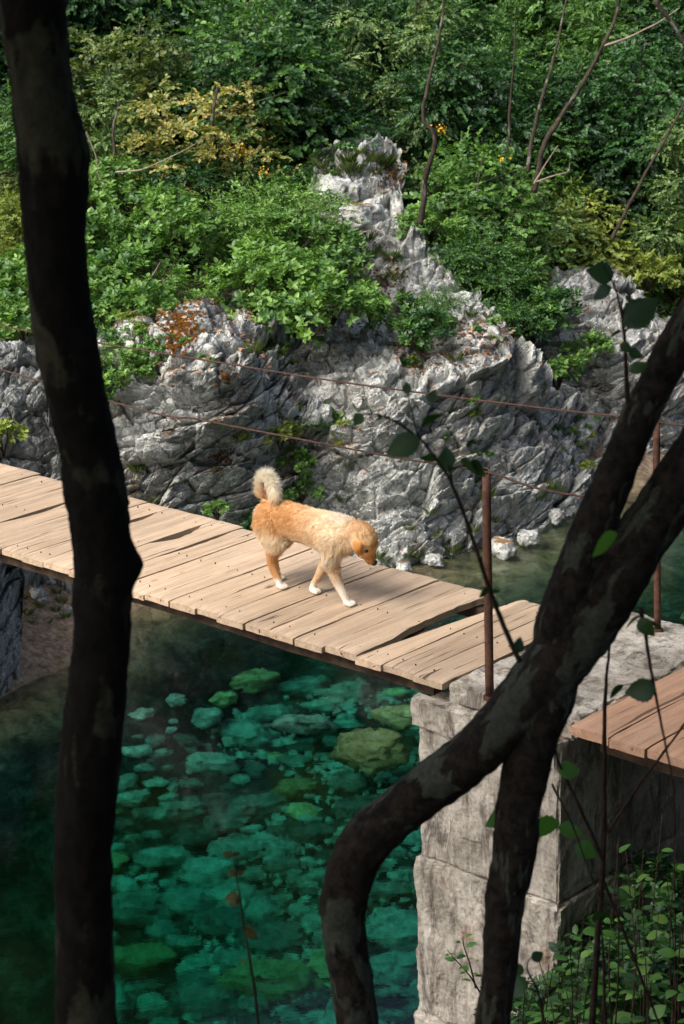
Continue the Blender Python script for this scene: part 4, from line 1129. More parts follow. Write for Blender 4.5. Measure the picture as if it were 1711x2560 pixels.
rough_block('shaft', -0.175, 0.77, -0.075, 1.45, -2.2, 1.115, 0.03, M_CONC, pier, 0.35, 0.007, 0.006, 3)
rough_block('cap', 0.012, 0.79, 0.02, 1.46, 2.882, 2.995, 0.016, M_CONC, pier, 0.35, 0.0, 0.006, 4, 0.03)
rough_block('ledge', -0.165, 0.745, -0.07, 0.0, 2.74, 2.90, 0.013, M_CONC, pier, 0.35, 0.003, 0.006, 5, 0.03)

# ------------------------------------------------------------------ posts and cables
def post(base, top, r, label):
    mb = MB(); P = np.linspace(base, top, 12); P = P + np.random.default_rng(1).normal(size=P.shape) * 0.0006
    V, F = tube_np(P, r, 18); mb.add(V, F)
    r0 = obj('railing_post', None, None, tuple(base), label, 'railing post', 'rusty railing posts')
    me = mb.mesh('pipe', M_RUST); me.transform(Matrix.Translation(-Vector(base))); obj('pipe', me, r0)
    # small welded ring at the top that the cable runs through
    a = np.linspace(0, 2 * math.pi, 17); ring = np.stack([np.cos(a) * 0.02 * AX[0] + 0, np.cos(a) * 0.02 * AX[1], np.sin(a) * 0.02 + 0.012], 1)
    V, F = tube_np(ring + (top - base), 0.004, 6, False); obj('cable_eye', mesh_np('cable_eye', V, F, True, mat=M_RUST), r0)
    V, F = tube_np(np.array([(0, 0, -0.01), (0, 0, 0.012)]), r * 1.5, 18); obj('base_collar', mesh_np('base_collar', V, F, False, mat=M_RUST), r0)
pb1 = B(0.29, 0.0, 2.99); d = at_y(1216, 1186, pb1[1]); pt1 = np.array([d[0], pb1[1], d[2]])
pb2 = B(0.40, 1.30, 2.99); d = at_y(1641, 1056, pb2[1]); pt2 = np.array([d[0], pb2[1], d[2]])
post(pb1, pt1, 0.0215, 'rusty brown pipe post on the near pier edge, in front of the deck')
post(pb2, pt2, 0.019, 'rusty pipe post on the far pier edge, half hidden by the leaning branches')
def cable(pts, r, label, seed):
    P = catmull(pts, 60)
    mb = MB()
    n = len(P)
    tan = np.gradient(P, axis=0); tan /= np.linalg.norm(tan, axis=1)[:, None]
    s = np.concatenate([[0], np.cumsum(np.linalg.norm(np.diff(P, axis=0), axis=1))])
    # three twisted strands
    S = np.arange(0, s[-1], 0.012)
    Q = np.stack([np.interp(S, s, P[:, i]) for i in range(3)], 1); T = np.gradient(Q, axis=0); T /= np.linalg.norm(T, axis=1)[:, None]
    e1 = np.cross(T, [0, 0, 1.0]); e1 /= np.linalg.norm(e1, axis=1)[:, None]; e2 = np.cross(T, e1)
    for k in range(3):
        a = S * 2 * math.pi / 0.06 + k * 2.094
        C = Q + (np.cos(a)[:, None] * e1 + np.sin(a)[:, None] * e2) * r * 0.5
        mb.add(*tube_np(C, r * 0.58, 5))
    obj('handrail_cable', mb.mesh('handrail_cable', M_CABLE), label=label, cat='cable')
def Bv(px, py, v):
    d = ray(px, py); o = np.array([0, 0, CAM_Z]); P0 = B(0, v)
    return o + d * (((P0 - o) @ LT) / (d @ LT))
def fit_cable(samples, v, u_end):
    U = []; Z = []
    for px, py in samples:
        p = Bv(px, py, v) ; U.append((p - O) @ AX); Z.append(p[2])
    return U, Z
topu1 = (pt1 - O) @ AX; topv1 = (pt1 - O) @ LT
cable([B(-6.4, 0.0, 4.28), Bv(265, 1000, topv1), Bv(500, 1049, topv1), Bv(760, 1100, topv1), Bv(1000, 1145, topv1), pt1 + UP * 0.012, Bv(1450, 1240, topv1), B(2.6, 0, 4.30)], 0.0058, 'lower rusty twisted cable running through the near post top', 1)
topv2 = (pt2 - O) @ LT
cable([B(-6.6, 1.3, 4.0), Bv(0, 813, topv2), Bv(250, 858, topv2), Bv(530, 903, topv2), Bv(820, 950, topv2), Bv(1100, 988, topv2), Bv(1400, 1025, topv2), pt2 + UP * 0.012, Bv(1711, 1064, topv2), B(2.6, 1.3, 4.25)], 0.0058, 'upper rusty cable on the far side of the deck', 2)

# ------------------------------------------------------------------ foreground trees
def fg_limb(name, pts, parent, mat, seed, knobs=(), seg=40, per=14, bulge=0.10):
    """pts: (px, py, radius_px, depth)"""
    P = np.array([at_y(a, b, d) for a, b, r, d in pts])
    R = np.array([r * np.linalg.norm(p - np.array([0, 0, CAM_Z])) / FPX for (a, b, r, d), p in zip(pts, P)])
    C = catmull(np.hstack([P, R[:, None]]), per)
    C, R = C[:, :3], C[:, 3]
    V, F = tube_np(C, R, seg)
    ring = np.repeat(np.arange(len(C)), seg)
    ctr = C[ring]; out = V - ctr; ln = np.linalg.norm(out, axis=1)[:, None]; out = out / ln
    n = fbm(V * 9, 3, seed) * bulge * 0.55 + fbm(V * [60, 60, 26], 4, seed + 5, 0.6) * bulge * 0.55
    V = V + out * (n[:, None] * ln)
    for kx, ky, kd, kr, kh in knobs:
        c = at_y(kx, ky, kd); dd = np.linalg.norm(V - c, axis=1)
        V = V + out * (np.exp(-(dd / kr) ** 2) * kh)[:, None]
    me = mesh_np(name, V - np.array(parent.location), F, True, mat=mat)
    return obj(name, me, parent)
D1 = 4.3
tl_base = at_y(205, 3000, D1)
tl = obj('tree', None, None, tuple(tl_base), 'near black slightly bent tree trunk standing in the left foreground', 'tree')
fg_limb('trunk', [(60, -700, 74, D1), (68, -350, 76, D1), (80, 0, 77, D1), (104, 219, 77, D1), (132, 384, 86, D1), (138, 548, 80, D1), (147, 713, 76, D1), (172, 878, 78, D1),
    (196, 1000, 76, D1), (222, 1110, 74, D1), (244, 1265, 77, D1), (256, 1350, 75, D1), (262, 1429, 76, D1), (257, 1484, 74, D1), (252, 1640, 73, D1), (240, 1772, 76, D1), (225, 1887, 74, D1),
    (208, 2117, 73, D1), (210, 2289, 70, D1), (214, 2461, 72, D1), (214, 2600, 73, D1), (212, 3000, 78, D1), (215, 3700, 90, D1)], tl, M_BARK_F, 3,
    knobs=[(335, 1412, D1, 0.026, 0.019), (325, 1192, D1, 0.013, 0.016), (320, 1255, D1, 0.008, 0.008), (205, 384, D1, 0.03, 0.006)])
D2 = 4.9
tr_base = at_y(1240, 3000, D2)
tr = obj('tree', None, None, tuple(tr_base), 'dark lichened tree with two forked limbs leaning to the right in front of the pier', 'tree')
fg_limb('leaning_limb', [(905, 3300, 64, D2 + .1), (905, 2900, 57, D2 + .1), (902, 2650, 52, D2 + .1), (885, 2480, 52, D2 + .1), (862, 2340, 54, D2 + .1), (862, 2240, 58, D2 + .08), (905, 2120, 62, D2 + .06), (990, 2035, 62, D2 + .05), (1100, 1950, 62, D2 + .03),
    (1215, 1855, 64, D2), (1320, 1745, 72, D2), (1425, 1610, 79, D2), (1520, 1480, 76, D2), (1605, 1345, 69, D2), (1690, 1220, 67, D2), (1790, 1060, 65, D2), (1950, 800, 62, D2), (2200, 300, 57, D2)], tr, M_BARK_G, 9,
    knobs=[(800, 2270, D2, 0.02, 0.016), (960, 2560, D2, 0.015, 0.012), (1240, 1985, D2, 0.01, 0.008)])
fg_limb('upper_limb', [(1395, 1640, 52, D2), (1398, 1580, 62, D2), (1425, 1480, 57, D2), (1478, 1330, 53, D2), (1535, 1200, 50, D2), (1585, 1075, 46, D2), (1640, 960, 46, D2), (1710, 830, 46, D2), (1820, 640, 43, D2), (2050, 200, 38, D2)], tr, M_BARK_G, 15)
fg_limb('lower_trunk', [(1398, 1640, 56, D2), (1370, 1740, 68, D2), (1330, 1860, 61, D2), (1300, 2000, 56, D2), (1286, 2125, 54, D2), (1262, 2276, 49, D2), (1248, 2441, 42, D2), (1232, 2560, 44, D2), (1225, 2800, 50, D2), (1215, 3300, 59, D2)], tr, M_BARK_G, 21)

# ------------------------------------------------------------------ large leaves and twigs
def big_leaf(name, L, Wd, n=14, serr=0.055, mat=None, cup=0.25, droop=0.25):
    V = []; F = []
    for i in range(n + 1):
        q = i / n
        w = Wd * (math.sin(math.pi * min(1, q ** 0.78)) ** 0.95) * (1 + (serr if i % 2 else -serr)) if 0 < i < n else 0
        z = -droop * L * q * q; x = L * q
        V += [(x, 0, z), (x - 0.08 * L * (w / Wd if Wd else 0), w * 0.55, z + cup * w * 0.55 + (0.04 * Wd if i % 2 else 0)), (x, w, z + cup * w * 0.6), (x - 0.08 * L * (w / Wd), -w * 0.55, z + cup * w * 0.55 + (0.04 * Wd if i % 2 else 0)), (x, -w, z + cup * w * 0.6)]
    for i in range(n):
        a = i * 5; b = a + 5
        F += [(a, b, b + 1, a + 1), (a + 1, b + 1, b + 2, a + 2), (a, a + 3, b + 3, b), (a + 3, a + 4, b + 4, b + 3)]
    return mesh_np(name, V, F, True, {'tint': ('FLOAT', [0.5] * len(V))}, mat)
HL = [big_leaf('leaf', 0.062, 0.021, mat=G_HAZEL), big_leaf('leaf', 0.05, 0.020, mat=G_HAZEL, droop=0.4), big_leaf('leaf', 0.072, 0.027, mat=G_HAZEL, droop=0.1), big_leaf('leaf', 0.035, 0.014, mat=G_HAZEL)]
t = NT('young_bronze_leaf')
t.principled(t.ramp(t.noise(t.coord(), 40, 3), [(0.35, (0.04, 0.06, 0.015)), (0.6, (0.10, 0.10, 0.03))]), 0.7)
M_YOUNG = t.m
def place_leaf(me, parent, p, direction, roll=0.0, s=1.0, mat=None):
    x = Vector(direction).normalized(); z = Vector((0, 0, 1)) - x * x.z
    if z.length < 1e-3: z = Vector((1, 0, 0))
    z.normalize(); y = z.cross(x)
    M = Matrix((x, y, z)).transposed().to_4x4() @ Matrix.Rotation(roll, 4, 'X') @ Matrix.Scale(s, 4)
    o = obj('leaf', me, parent); o.matrix_local = Matrix.Translation(Vector(p) - Vector(parent.location)) @ M
    if mat: o.material_slots[0].link = 'OBJECT'; o.material_slots[0].material = mat
    return o
def twig(label, lines, leaves, depth, r0=0.005, leafmat=None, name='sapling', cat='sapling', seed=0, young=None):
    """lines: lists of (px,py); leaves: (px, py, angle in degrees in the picture, length px, mesh)"""
    rg = random.Random(seed)
    base = at_y(lines[0][0][0], lines[0][0][1], depth)
    r = obj(name, None, None, tuple(base), label, cat)
    for li, ln in enumerate(lines):
        P = catmull([at_y(a, b, depth + 0.02 * math.sin(i + li)) for i, (a, b) in enumerate(ln)], 8)
        rr = np.linspace(r0 * (1 if li == 0 else 0.55), r0 * 0.25, len(P))
        V, F = tube_np(P, rr, 7); V = smooth_vertex_noise(V, r0 * 0.15, 60, seed)
        obj('stem', mesh_np('stem', V - np.array(r.location), F, True, mat=M_TWIG), r)
    for (a, b, ang, lp, mi) in leaves:
        p = at_y(a, b, depth); me = HL[mi]
        d = MW @ np.array([math.cos(math.radians(ang)), math.sin(math.radians(ang)), rg.uniform(-0.3, 0.5)])
        ln = lp * np.linalg.norm(p - np.array([0, 0, CAM_Z])) / FPX / (0.062, 0.05, 0.072, 0.035)[mi]
        place_leaf(me, r, p, d, rg.uniform(0.5, 1.3) * rg.choice([-1, 1]), ln, leafmat)
    return r
twig('thin leafy twig rising from the leaning trunk in front of the rusty post and rock', [[(1300, 1655), (1262, 1570), (1225, 1475), (1190, 1370), (1155, 1270), (1120, 1190), (1085, 1140), (1045, 1085), (1028, 1020), (1018, 972)], [(1050, 1100), (1000, 1060), (950, 1038), (905, 1035)], [(1120, 1175), (1160, 1165), (1200, 1168)]],
     [(908, 1034, 230, 40, 3), (960, 1040, 200, 22, 3), (1020, 985, 100, 32, 3), (1028, 1010, 150, 26, 3), (1050, 1095, 205, 95, 0), (1060, 1065, 50, 62, 1), (1075, 1010, 75, 40, 3), (1120, 1180, 95, 70, 2), (1118, 1165, 300, 50, 1), (1150, 1150, 330, 60, 0), (1170, 1160, 340, 60, 1), (1095, 1150, 160, 45, 1), (1225, 1475, 200, 40, 3), (1232, 1480, 20, 22, 3), (1290, 1630, 60, 42, 1), (1300, 1640, 130, 30, 3)], 4.4, 0.0062, G_DEEP, seed=1)
twig('leafy twig in front of the right outcrop, with one large dark leaf', [[(1570, 1010), (1566, 930), (1562, 850), (1552, 770), (1535, 710), (1508, 665)], [(1562, 830), (1590, 800), (1600, 790)]],
     [(1535, 690, 170, 78, 2), (1530, 720, 200, 55, 1), (1560, 815, 40, 110, 2), (1585, 800, 350, 40, 1), (1555, 830, 190, 45, 1), (1550, 860, 330, 35, 3), (1570, 880, 350, 40, 1), (1575, 930, 30, 50, 0), (1510, 668, 110, 25, 3), (1563, 740, 330, 25, 3)], 4.6, 0.006, G_DEEP, seed=2)
twig('long dark upright stem with few leaves in front of the concrete slab at the right', [[(1472, 2700), (1490, 2420), (1508, 2150), (1512, 1950), (1512, 1780), (1525, 1610), (1548, 1480)], [(1508, 2150), (1450, 2020), (1395, 1900), (1380, 1810)], [(1508, 2200), (1560, 2330), (1640, 2540), (1700, 2700)], [(1520, 2080), (1600, 1960), (1690, 1840), (1760, 1740)]],
     [(1395, 1930, 10, 60, 1), (1300, 2025, 200, 95, 0), (1400, 2060, 190, 95, 2), (1395, 2070, 350, 70, 0), (1440, 2110, 330, 60, 1)], 5.6, 0.0105, G_HAZEL, seed=3)
twig('thin knobbly twig hanging over the right deck with a curled leaf', [[(1600, 1520), (1612, 1570), (1622, 1640), (1640, 1740), (1660, 1840), (1682, 1960), (1690, 2110)], [(1640, 1725), (1610, 1705), (1560, 1712)]],
     [(1605, 1540, 200, 50, 1), (1612, 1550, 340, 55, 0), (1640, 1720, 190, 75, 1), (1560, 1712, 215, 50, 0), (1600, 1545, 300, 55, 1)], 4.8, 0.0055, G_DEEP, seed=4)
twig('slender young shoot with small bronze leaves over the water in the bottom centre', [[(652, 2640), (640, 2500), (625, 2400), (608, 2300), (597, 2220), (588, 2170), (582, 2135)]],
     [(582, 2140, 160, 24, 3), (584, 2140, 40, 22, 3), (590, 2180, 200, 22, 1), (592, 2185, 20, 20, 3), (598, 2240, 190, 36, 1), (600, 2250, 200, 30, 0), (612, 2320, 10, 26, 3), (614, 2325, 330, 38, 0), (615, 2400, 200, 14, 3)], 5.0, 0.0042, M_YOUNG, seed=5)
twig('single green leaf on a short twig against the upper leaning limb', [[(1560, 1390), (1510, 1378), (1478, 1372)]], [(1545, 1335, 215, 95, 2)], 4.5, 0.003, G_HAZEL, seed=6)
twig('forked dark twig with a hanging leaf low between pier and bush', [[(1385, 2700), (1362, 2560), (1345, 2480), (1318, 2420), (1330, 2390)], [(1345, 2480), (1300, 2465), (1275, 2470)]], [(1320, 2455, 200, 70, 1), (1330, 2400, 30, 36, 3), (1310, 2430, 160, 40, 1)], 5.2, 0.005, G_DEEP, seed=7)
twig('dark forked stem crossing in front of the hazel bush', [[(1520, 2700), (1512, 2500), (1508, 2380), (1500, 2260)], [(1380, 1960), (1430, 2060), (1475, 2180), (1540, 2330)]], [(1480, 2300, 30, 50, 0)], 5.5, 0.006, G_DEEP, seed=8)
# hazel bush in the lower right corner
rg = random.Random(44)
hb = obj('hazel_bush', None, None, tuple(at_y(1560, 2700, 8.2)), 'bright green hazel bush with toothed leaves in the lower right corner', 'bush')
nleaf_parts = 0; rest_b = []
def hz_stem(pts, n_leaf, depth, size=1.0):
    global nleaf_parts
    P = catmull([at_y(a, b, depth + dz) for a, b, dz in pts], 8)
    V, F = tube_np(P, np.linspace(0.005, 0.0015, len(P)), 6)
    obj('stem', mesh_np('stem', V - np.array(hb.location), F, True, mat=M_TWIG), hb)
    for i in range(n_leaf):
        q = 0.15 + 0.85 * (i + rg.random() * 0.5) / n_leaf; k = min(len(P) - 2, int(q * (len(P) - 1)))
        p = P[k]; tan = P[k + 1] - P[k]; tan /= np.linalg.norm(tan)
        sd = (-1) ** i; d = np.array([sd * rg.uniform(0.5, 1.0), rg.uniform(-0.9, 0.5), rg.uniform(-0.25, 0.35)]) + tan * 0.3
        d = Vector(d).normalized()
        place_leaf(HL[rg.choice([0, 0, 1, 2, 3 if q > .85 else 0])], hb, p + np.array(d) * 0.012, d, rg.uniform(-0.4, 0.4), size * rg.uniform(0.75, 1.6) * (1.15 - 0.45 * q), rg.choice([G_HAZEL, G_HAZEL, G_HAZEL, G_SHRUB, G_DEEP]))
        nleaf_parts += 1
for i in range(32):
    x = 1330 + 410 * (i / 31) + rg.uniform(-20, 20)
    topy = 2560 - (130 + 420 * min(1, max(0.08, (x - 1330) / 240))) * rg.uniform(0.35, 1.0)
    hz_stem([(x + rg.uniform(-40, 40), 2760, rg.uniform(-.2, .2)), (x + rg.uniform(-30, 30), (2760 + topy) / 2, rg.uniform(-.25, .25)), (x + rg.uniform(-15, 15), topy, rg.uniform(-.3, .3))], 9, 8.2 + rg.uniform(-0.5, 0.5), 0.95)
spr = obj('leafy_sprig', None, None, tuple(at_y(1195, 2470, 9.2)), 'small leafy sprig growing out in front of the concrete pier', 'plant')
hb_save, hb = hb, spr
hz_stem([(1200, 2480, 0), (1175, 2440, 0), (1140, 2400, 0), (1118, 2375, 0)], 9, 8.9, 0.62)
hz_stem([(1190, 2470, 0), (1175, 2410, 0), (1160, 2365, 0), (1158, 2340, 0)], 7, 8.9, 0.55)
hb = hb_save
# dark undergrowth behind the bush; shrubs added below the right deck to darken it
for i, (u_, v_, sc, lab) in enumerate([(1.35, 0.5, 0.9, 'dark undergrowth added beyond the pier to darken the space under the right deck'), (1.75, 0.1, 1.1, 'dark bush added to deepen the shade below the right deck'), (2.3, 0.6, 1.2, 'unseen dark bush added below the right deck as shade'), (1.9, -0.7, 1.1, 'unseen dark bush added beside the right deck as shade'), (2.4, -1.4, 1.3, 'unseen dark bush added on the near bank as shade')]):
    p_ = B(u_, v_); z_ = min(gz(p_[0], p_[1]), 2.2)
    r_ = obj('shrub', None, None, (p_[0], p_[1], z_ - 0.1), lab, 'shrub'); r_.scale = (sc, sc, sc * 0.9)
    c_ = obj('foliage', SHR[2], r_); c_.material_slots[0].link = 'OBJECT'; c_.material_slots[0].material = G_DEEP
for i, (px, py, yd, sc, lab) in enumerate([(1500, 2600, 9.6, 0.6, 'shaded undergrowth directly behind the hazel bush'), (1640, 2480, 9.8, 0.85, 'shaded undergrowth behind the bush at the right edge'), (1720, 2600, 8.8, 0.8, 'leafy undergrowth in the bottom right corner'), (1420, 2640, 9.0, 0.6, 'low undergrowth at the foot of the pier')]):
    shrub(px, py, yd, 0, G_DEEP, sc, lab)

# thin leaning stems and bare twigs in the far wood
def far_stem(name, pts, r, mat, label, cat='tree stem'):
    P = catmull([at_y(a, b, d) for a, b, d in pts], 10)
    V, F = tube_np(P, np.linspace(r, r * 0.35, len(P)), 7)
    V = smooth_vertex_noise(V, r * 0.35, 5, 3)
    base = P[0]
    obj(name, mesh_np(name, V - base, F, True, mat=mat), loc=tuple(base), label=label, cat=cat)
far_stem('leaning_stem', [(1335, 480, 24.8), (1360, 370, 24.8), (1400, 300, 24.8), (1450, 215, 24.8), (1500, 130, 24.8), (1535, 50, 24.8), (1560, -60, 24.8), (1600, -300, 25)], 0.036, M_BARK, 'long thin dark stem leaning to the right across the upper right wood')
far_stem('leaning_stem', [(1510, 115, 24.8), (1570, 95, 24.7), (1640, 60, 24.6), (1700, 20, 24.6)], 0.016, M_DEAD, 'pale side branch of the leaning stem reaching to the upper right corner', 'branch')
far_stem('crooked_stem', [(1052, 560, 24.1), (1060, 500, 24.1), (1062, 450, 24.1), (1085, 370, 24.0), (1082, 330, 24.0), (1062, 300, 24.0), (1066, 240, 24.0), (1085, 150, 24.1), (1102, 70, 24.2), (1110, -40, 24.3)], 0.036, M_BARK, 'crooked dark stem standing just right of the rock point')
far_stem('thin_stem', [(1320, 430, 25.0), (1335, 320, 25.2), (1375, 180, 25.4), (1405, 60, 25.6), (1425, -60, 25.8)], 0.026, M_BARK, 'straight thin stem left of the leaning stem in the upper right wood')
far_stem('thin_stem', [(1270, 420, 26.0), (1275, 280, 26.0), (1285, 150, 26.0), (1290, 20, 26.0)], 0.02, M_BARK, 'faint upright stem between the crooked and the leaning stems')
far_stem('thin_stem', [(1530, 600, 25.2), (1580, 500, 25.3), (1640, 390, 25.5), (1690, 300, 25.6), (1740, 200, 25.7)], 0.025, M_BARK, 'thin stem leaning right above the right outcrop')
far_stem('thin_stem', [(1640, 0, 24.0), (1680, 60, 24.0), (1711, 110, 24.0), (1760, 200, 24)], 0.03, M_BARK, 'dark stem crossing the upper right corner')
far_stem('bare_branch', [(1335, 460, 24.3), (1365, 410, 24.3), (1395, 365, 24.2)], 0.014, M_DEAD, 'bare pale branch standing up above the cleft on the right', 'branch')
far_stem('bare_branch', [(1340, 455, 24.3), (1385, 440, 24.2), (1420, 430, 24.2), (1425, 410, 24.2)], 0.010, M_DEAD, 'bare pale branch curving to the right above the cleft', 'branch')
far_stem('bare_branch', [(290, 430, 23.6), (350, 425, 23.5), (400, 405, 23.5), (440, 385, 23.5), (490, 360, 23.5)], 0.012, M_DEAD, 'long bare branch sloping up left of the bronze maple', 'branch')
far_stem('bare_branch', [(215, 330, 23.0), (240, 390, 23.0), (245, 430, 23.0), (258, 470, 23.0)], 0.010, M_DEAD, 'pale hanging bare twig beside the left trunk', 'branch')
far_stem('bare_branch', [(290, 800, 21.4), (330, 780, 21.3), (370, 770, 21.3)], 0.011, M_DEAD, 'bare pale branch under the left shrubs above the cable', 'branch')
far_stem('bare_branch', [(350, 720, 21.6), (380, 690, 21.6), (400, 655, 21.6)], 0.010, M_DEAD, 'forked bare twig in the left shrubs', 'branch')
far_stem('thin_stem', [(285, 560, 24.2), (290, 450, 24.2), (285, 340, 24.3), (300, 250, 24.4)], 0.03, M_BARK, 'thin dark stem beside the left trunk in the wood')
# yellow blossom heads
t = NT('yellow_blossom'); t.principled((0.62, 0.34, 0.02), 0.7); M_YB = t.m
def blossoms(px, py, yd, n, sx, sy, label):
    rg2 = np.random.default_rng(int(px)); c = at_y(px, py, yd); k = yd / FPX
    b = c + np.stack([rg2.normal(size=n) * sx * k, rg2.normal(size=n) * 0.1, rg2.normal(size=n) * sy * k], 1)
    V, F = leaf_batch(b, rand_dirs(rg2, n), rand_dirs(rg2, n) + [0, -1, 0.5], np.full(n, 0.021), np.full(n, 0.010))
    obj('blossom_cluster', mesh_np('blossom_cluster', V, F, True, None, M_YB), label=label, cat='blossoms')
for i, (px, py, w, lab) in enumerate([(850, 490, 90, 'smooth pale upright boulder leaning on the left side below the rock point'), (905, 540, 120, 'broad pale slab of limestone right of the upright boulder'), (835, 615, 110, 'pale rounded block at the edge of the shrubs below the slabs')]):
    p = on_rock(px, py); r = w / 2 * np.linalg.norm(p - np.array([0, 0, CAM_Z])) / FPX
    o = obj('limestone_boulder', SHORE[i % 4], None, (p[0], p[1] - 0.05, p[2]), lab, 'boulder'); o.scale = (r, r, r * (1.5 if i == 0 else 0.9)); o.rotation_euler = (0.1, 0.35 if i == 0 else 0.1, i)
for i in range(26):
    px = rnd.uniform(775, 985); py = rnd.uniform(385, 450) if i < 18 else rnd.uniform(560, 700)
    p = on_rock(px, py); o = obj('grass_tuft', TUFT[i % 3], None, tuple(p), 'tuft of grass on the rock point', 'grass tuft', 'grass tufts on the rock point'); k_ = rnd.uniform(0.8, 1.5); o.scale = (k_, k_, k_); o.rotation_euler = (0, 0, i)
blossoms(590, 375, 24.6, 90, 18, 14, 'orange yellow blossom cluster below the bronze maple')
blossoms(660, 425, 24.4, 26, 9, 12, 'small yellow blossom cluster right of the larger one')
blossoms(1100, 322, 23.8, 26, 12, 6, 'yellow blossoms at the bend of the crooked stem')
blossoms(1255, 397, 24.0, 12, 10, 4, 'little yellow blossom spray over the right slope')

# ------------------------------------------------------------------ dog
PA = at_z(703, 1471, 3.0)
dog = obj('dog', None, None, tuple(PA), 'golden cream dog with a raised curled tail walking along the planks with its head low', 'dog')
dog.rotation_euler = (0, 0, ANG)          # local x: forwards, y: the far side, z: up
dog.scale = (1, 1, 1)
def chain(pts, step=0.008):
    out = []
    C = catmull(np.array(pts, float), 16)
    for i in range(len(C) - 1):
        n = max(1, int(np.linalg.norm(C[i + 1, :3] - C[i, :3]) / step))
        for j in range(n): out.append(C[i] + (C[i + 1] - C[i]) * j / n)
    out.append(C[-1]); return out
BLOBS = []      # x, y, z, rx, ry, rz
def add_chain(pts, sy=1.0):
    for c in chain(pts): BLOBS.append((c[0], c[1], c[2], c[3], c[3] * sy, c[3]))
def add_ell(p, r): BLOBS.append((*p, *r))
cy = 0.045
torso = [(-.135, .392, .082, .074), (-.075, .400, .100, .082), (0.0, .402, .108, .086), (.08, .402, .104, .082), (.17, .398, .106, .082), (.26, .392, .114, .086), (.35, .385, .124, .088), (.43, .392, .120, .084), (.48, .404, .096, .072)]
for i in range(len(torso) - 1):
    a, b = np.array(torso[i]), np.array(torso[i + 1])
    for q in np.linspace(0, 1, 7)[:-1]:
        c = a + (b - a) * q; BLOBS.append((c[0], cy, c[1], c[2] * 0.9, c[3], c[2]))
add_chain([(.46, cy, .415, .088), (.51, cy + .003, .412, .070), (.55, cy + .008, .396, .060)])       # neck
HC = np.array([.574, .055, .388]); HD = np.array([.40, .24, -.88]); HD /= np.linalg.norm(HD)
HR = np.array([0.35, -0.93, -.09]); HR -= HD * (HR @ HD); HR /= np.linalg.norm(HR)     # towards the dog's right (to the camera)
HU = np.cross(HR, HD)
if HU[0] < 0: HU = -HU
def hp(f, r, u): return HC + HD * f + HR * r + HU * u
def add_h(f, r, u, rad): BLOBS.append((*hp(f, r, u), rad, rad, rad))
for f, u, rad in ((-.04, .0, .067), (-.018, .008, .073), (.004, .009, .074), (.026, .005, .068), (.047, -.006, .058)):
    for r_ in (-.012, .012): add_h(f, r_, u, rad)
for f, u, rad in ((.060, -.010, .046), (.072, -.013, .040), (.084, -.014, .036), (.095, -.014, .033), (.106, -.014, .030), (.118, -.014, .027)):
    for r_ in (-.006, .006): add_h(f, r_, u, rad)
for f, u, rad in ((.06, -.034, .018), (.075, -.036, .016), (.09, -.035, .014), (.10, -.033, .012)): add_h(f, 0, u, rad)      # lower jaw
# legs
add_chain([(-.075, -.005, .37, .092), (-.045, -.015, .32, .074), (-.015, -.018, .27, .058), (-.035, -.015, .215, .041), (-.055, -.012, .16, .030), (-.05, -.008, .12, .0255), (-.03, -.003, .07, .022), (-.012, .0, .035, .021)])
for dy in (-.019, -.0065, .0065, .019): add_chain([(-.008, dy * .8, .020, .014), (.018, dy * 1.15, .016, .0105), (.038 - abs(dy) * .5, dy * 1.25, .011, .0078)])
add_chain([(-.09, .10, .37, .085), (-.07, .108, .31, .066), (-.06, .11, .26, .046), (-.10, .11, .20, .033), (-.145, .108, .155, .024), (-.145, .106, .11, .021), (-.13, .102, .06, .019), (-.115, .10, .03, .019)])
for dy in (-.012, .0, .012): add_chain([(-.112, .10 + dy, .020, .014), (-.082, .10 + dy * 1.3, .012, .010)])
add_chain([(.40, .0, .37, .080), (.415, -.012, .31, .060), (.40, -.012, .255, .048), (.405, -.006, .20, .037), (.425, .003, .14, .030), (.448, .012, .09, .025), (.468, .018, .05, .0225), (.478, .022, .028, .021)])
for dy in (-.019, -.0065, .0065, .019): add_chain([(.482, .023 + dy * .8, .020, .014), (.508, .024 + dy * 1.15, .016, .0105), (.528 - abs(dy) * .5, .025 + dy * 1.25, .011, .0078)])
add_chain([(.37, .088, .36, .070), (.345, .094, .30, .050), (.31, .092, .245, .041), (.265, .088, .19, .032), (.232, .084, .13, .026), (.21, .078, .085, .022), (.188, .070, .05, .019), (.185, .064, .030, .019)])
for dy in (-.013, -.004, .006, .015): add_chain([(.19, .062 + dy, .022, .0145), (.214, .060 + dy * 1.15, .014, .0125), (.228, .060 + dy * 1.2, .010, .009)])
TAIL = [(-.115, .042, .455, .030), (-.142, .042, .50, .026), (-.160, .04, .55, .026), (-.157, .038, .60, .026), (-.125, .03, .628, .025), (-.080, .02, .622, .024), (-.047, .008, .592, .023), (-.030, .0, .555, .020), (-.028, -.004, .53, .015)]
add_chain(TAIL)
import bmesh
bm = bmesh.new()
sph = bmesh.new(); bmesh.ops.create_icosphere(sph, subdivisions=2, radius=1)
SV = np.array([v.co[:] for v in sph.verts]); SF = np.array([[v.index for v in f.verts] for f in sph.faces]); sph.free(); bm.free()
Bl = np.array(BLOBS); nb_ = len(Bl)
V = (Bl[:, None, :3] + SV[None] * Bl[:, None, 3:6]).reshape(-1, 3)
F = (SF[None] + (np.arange(nb_) * len(SV))[:, None, None]).reshape(-1, 3)
tmp = bpy.data.objects.new('tmp', mesh_np('tmp', V, F)); col.objects.link(tmp)
m = tmp.modifiers.new('r', 'REMESH'); m.mode = 'VOXEL'; m.voxel_size = 0.0042; m.use_smooth_shade = True
m = tmp.modifiers.new('s', 'SMOOTH'); m.factor = 0.5; m.iterations = 6
dg = bpy.context.evaluated_depsgraph_get()
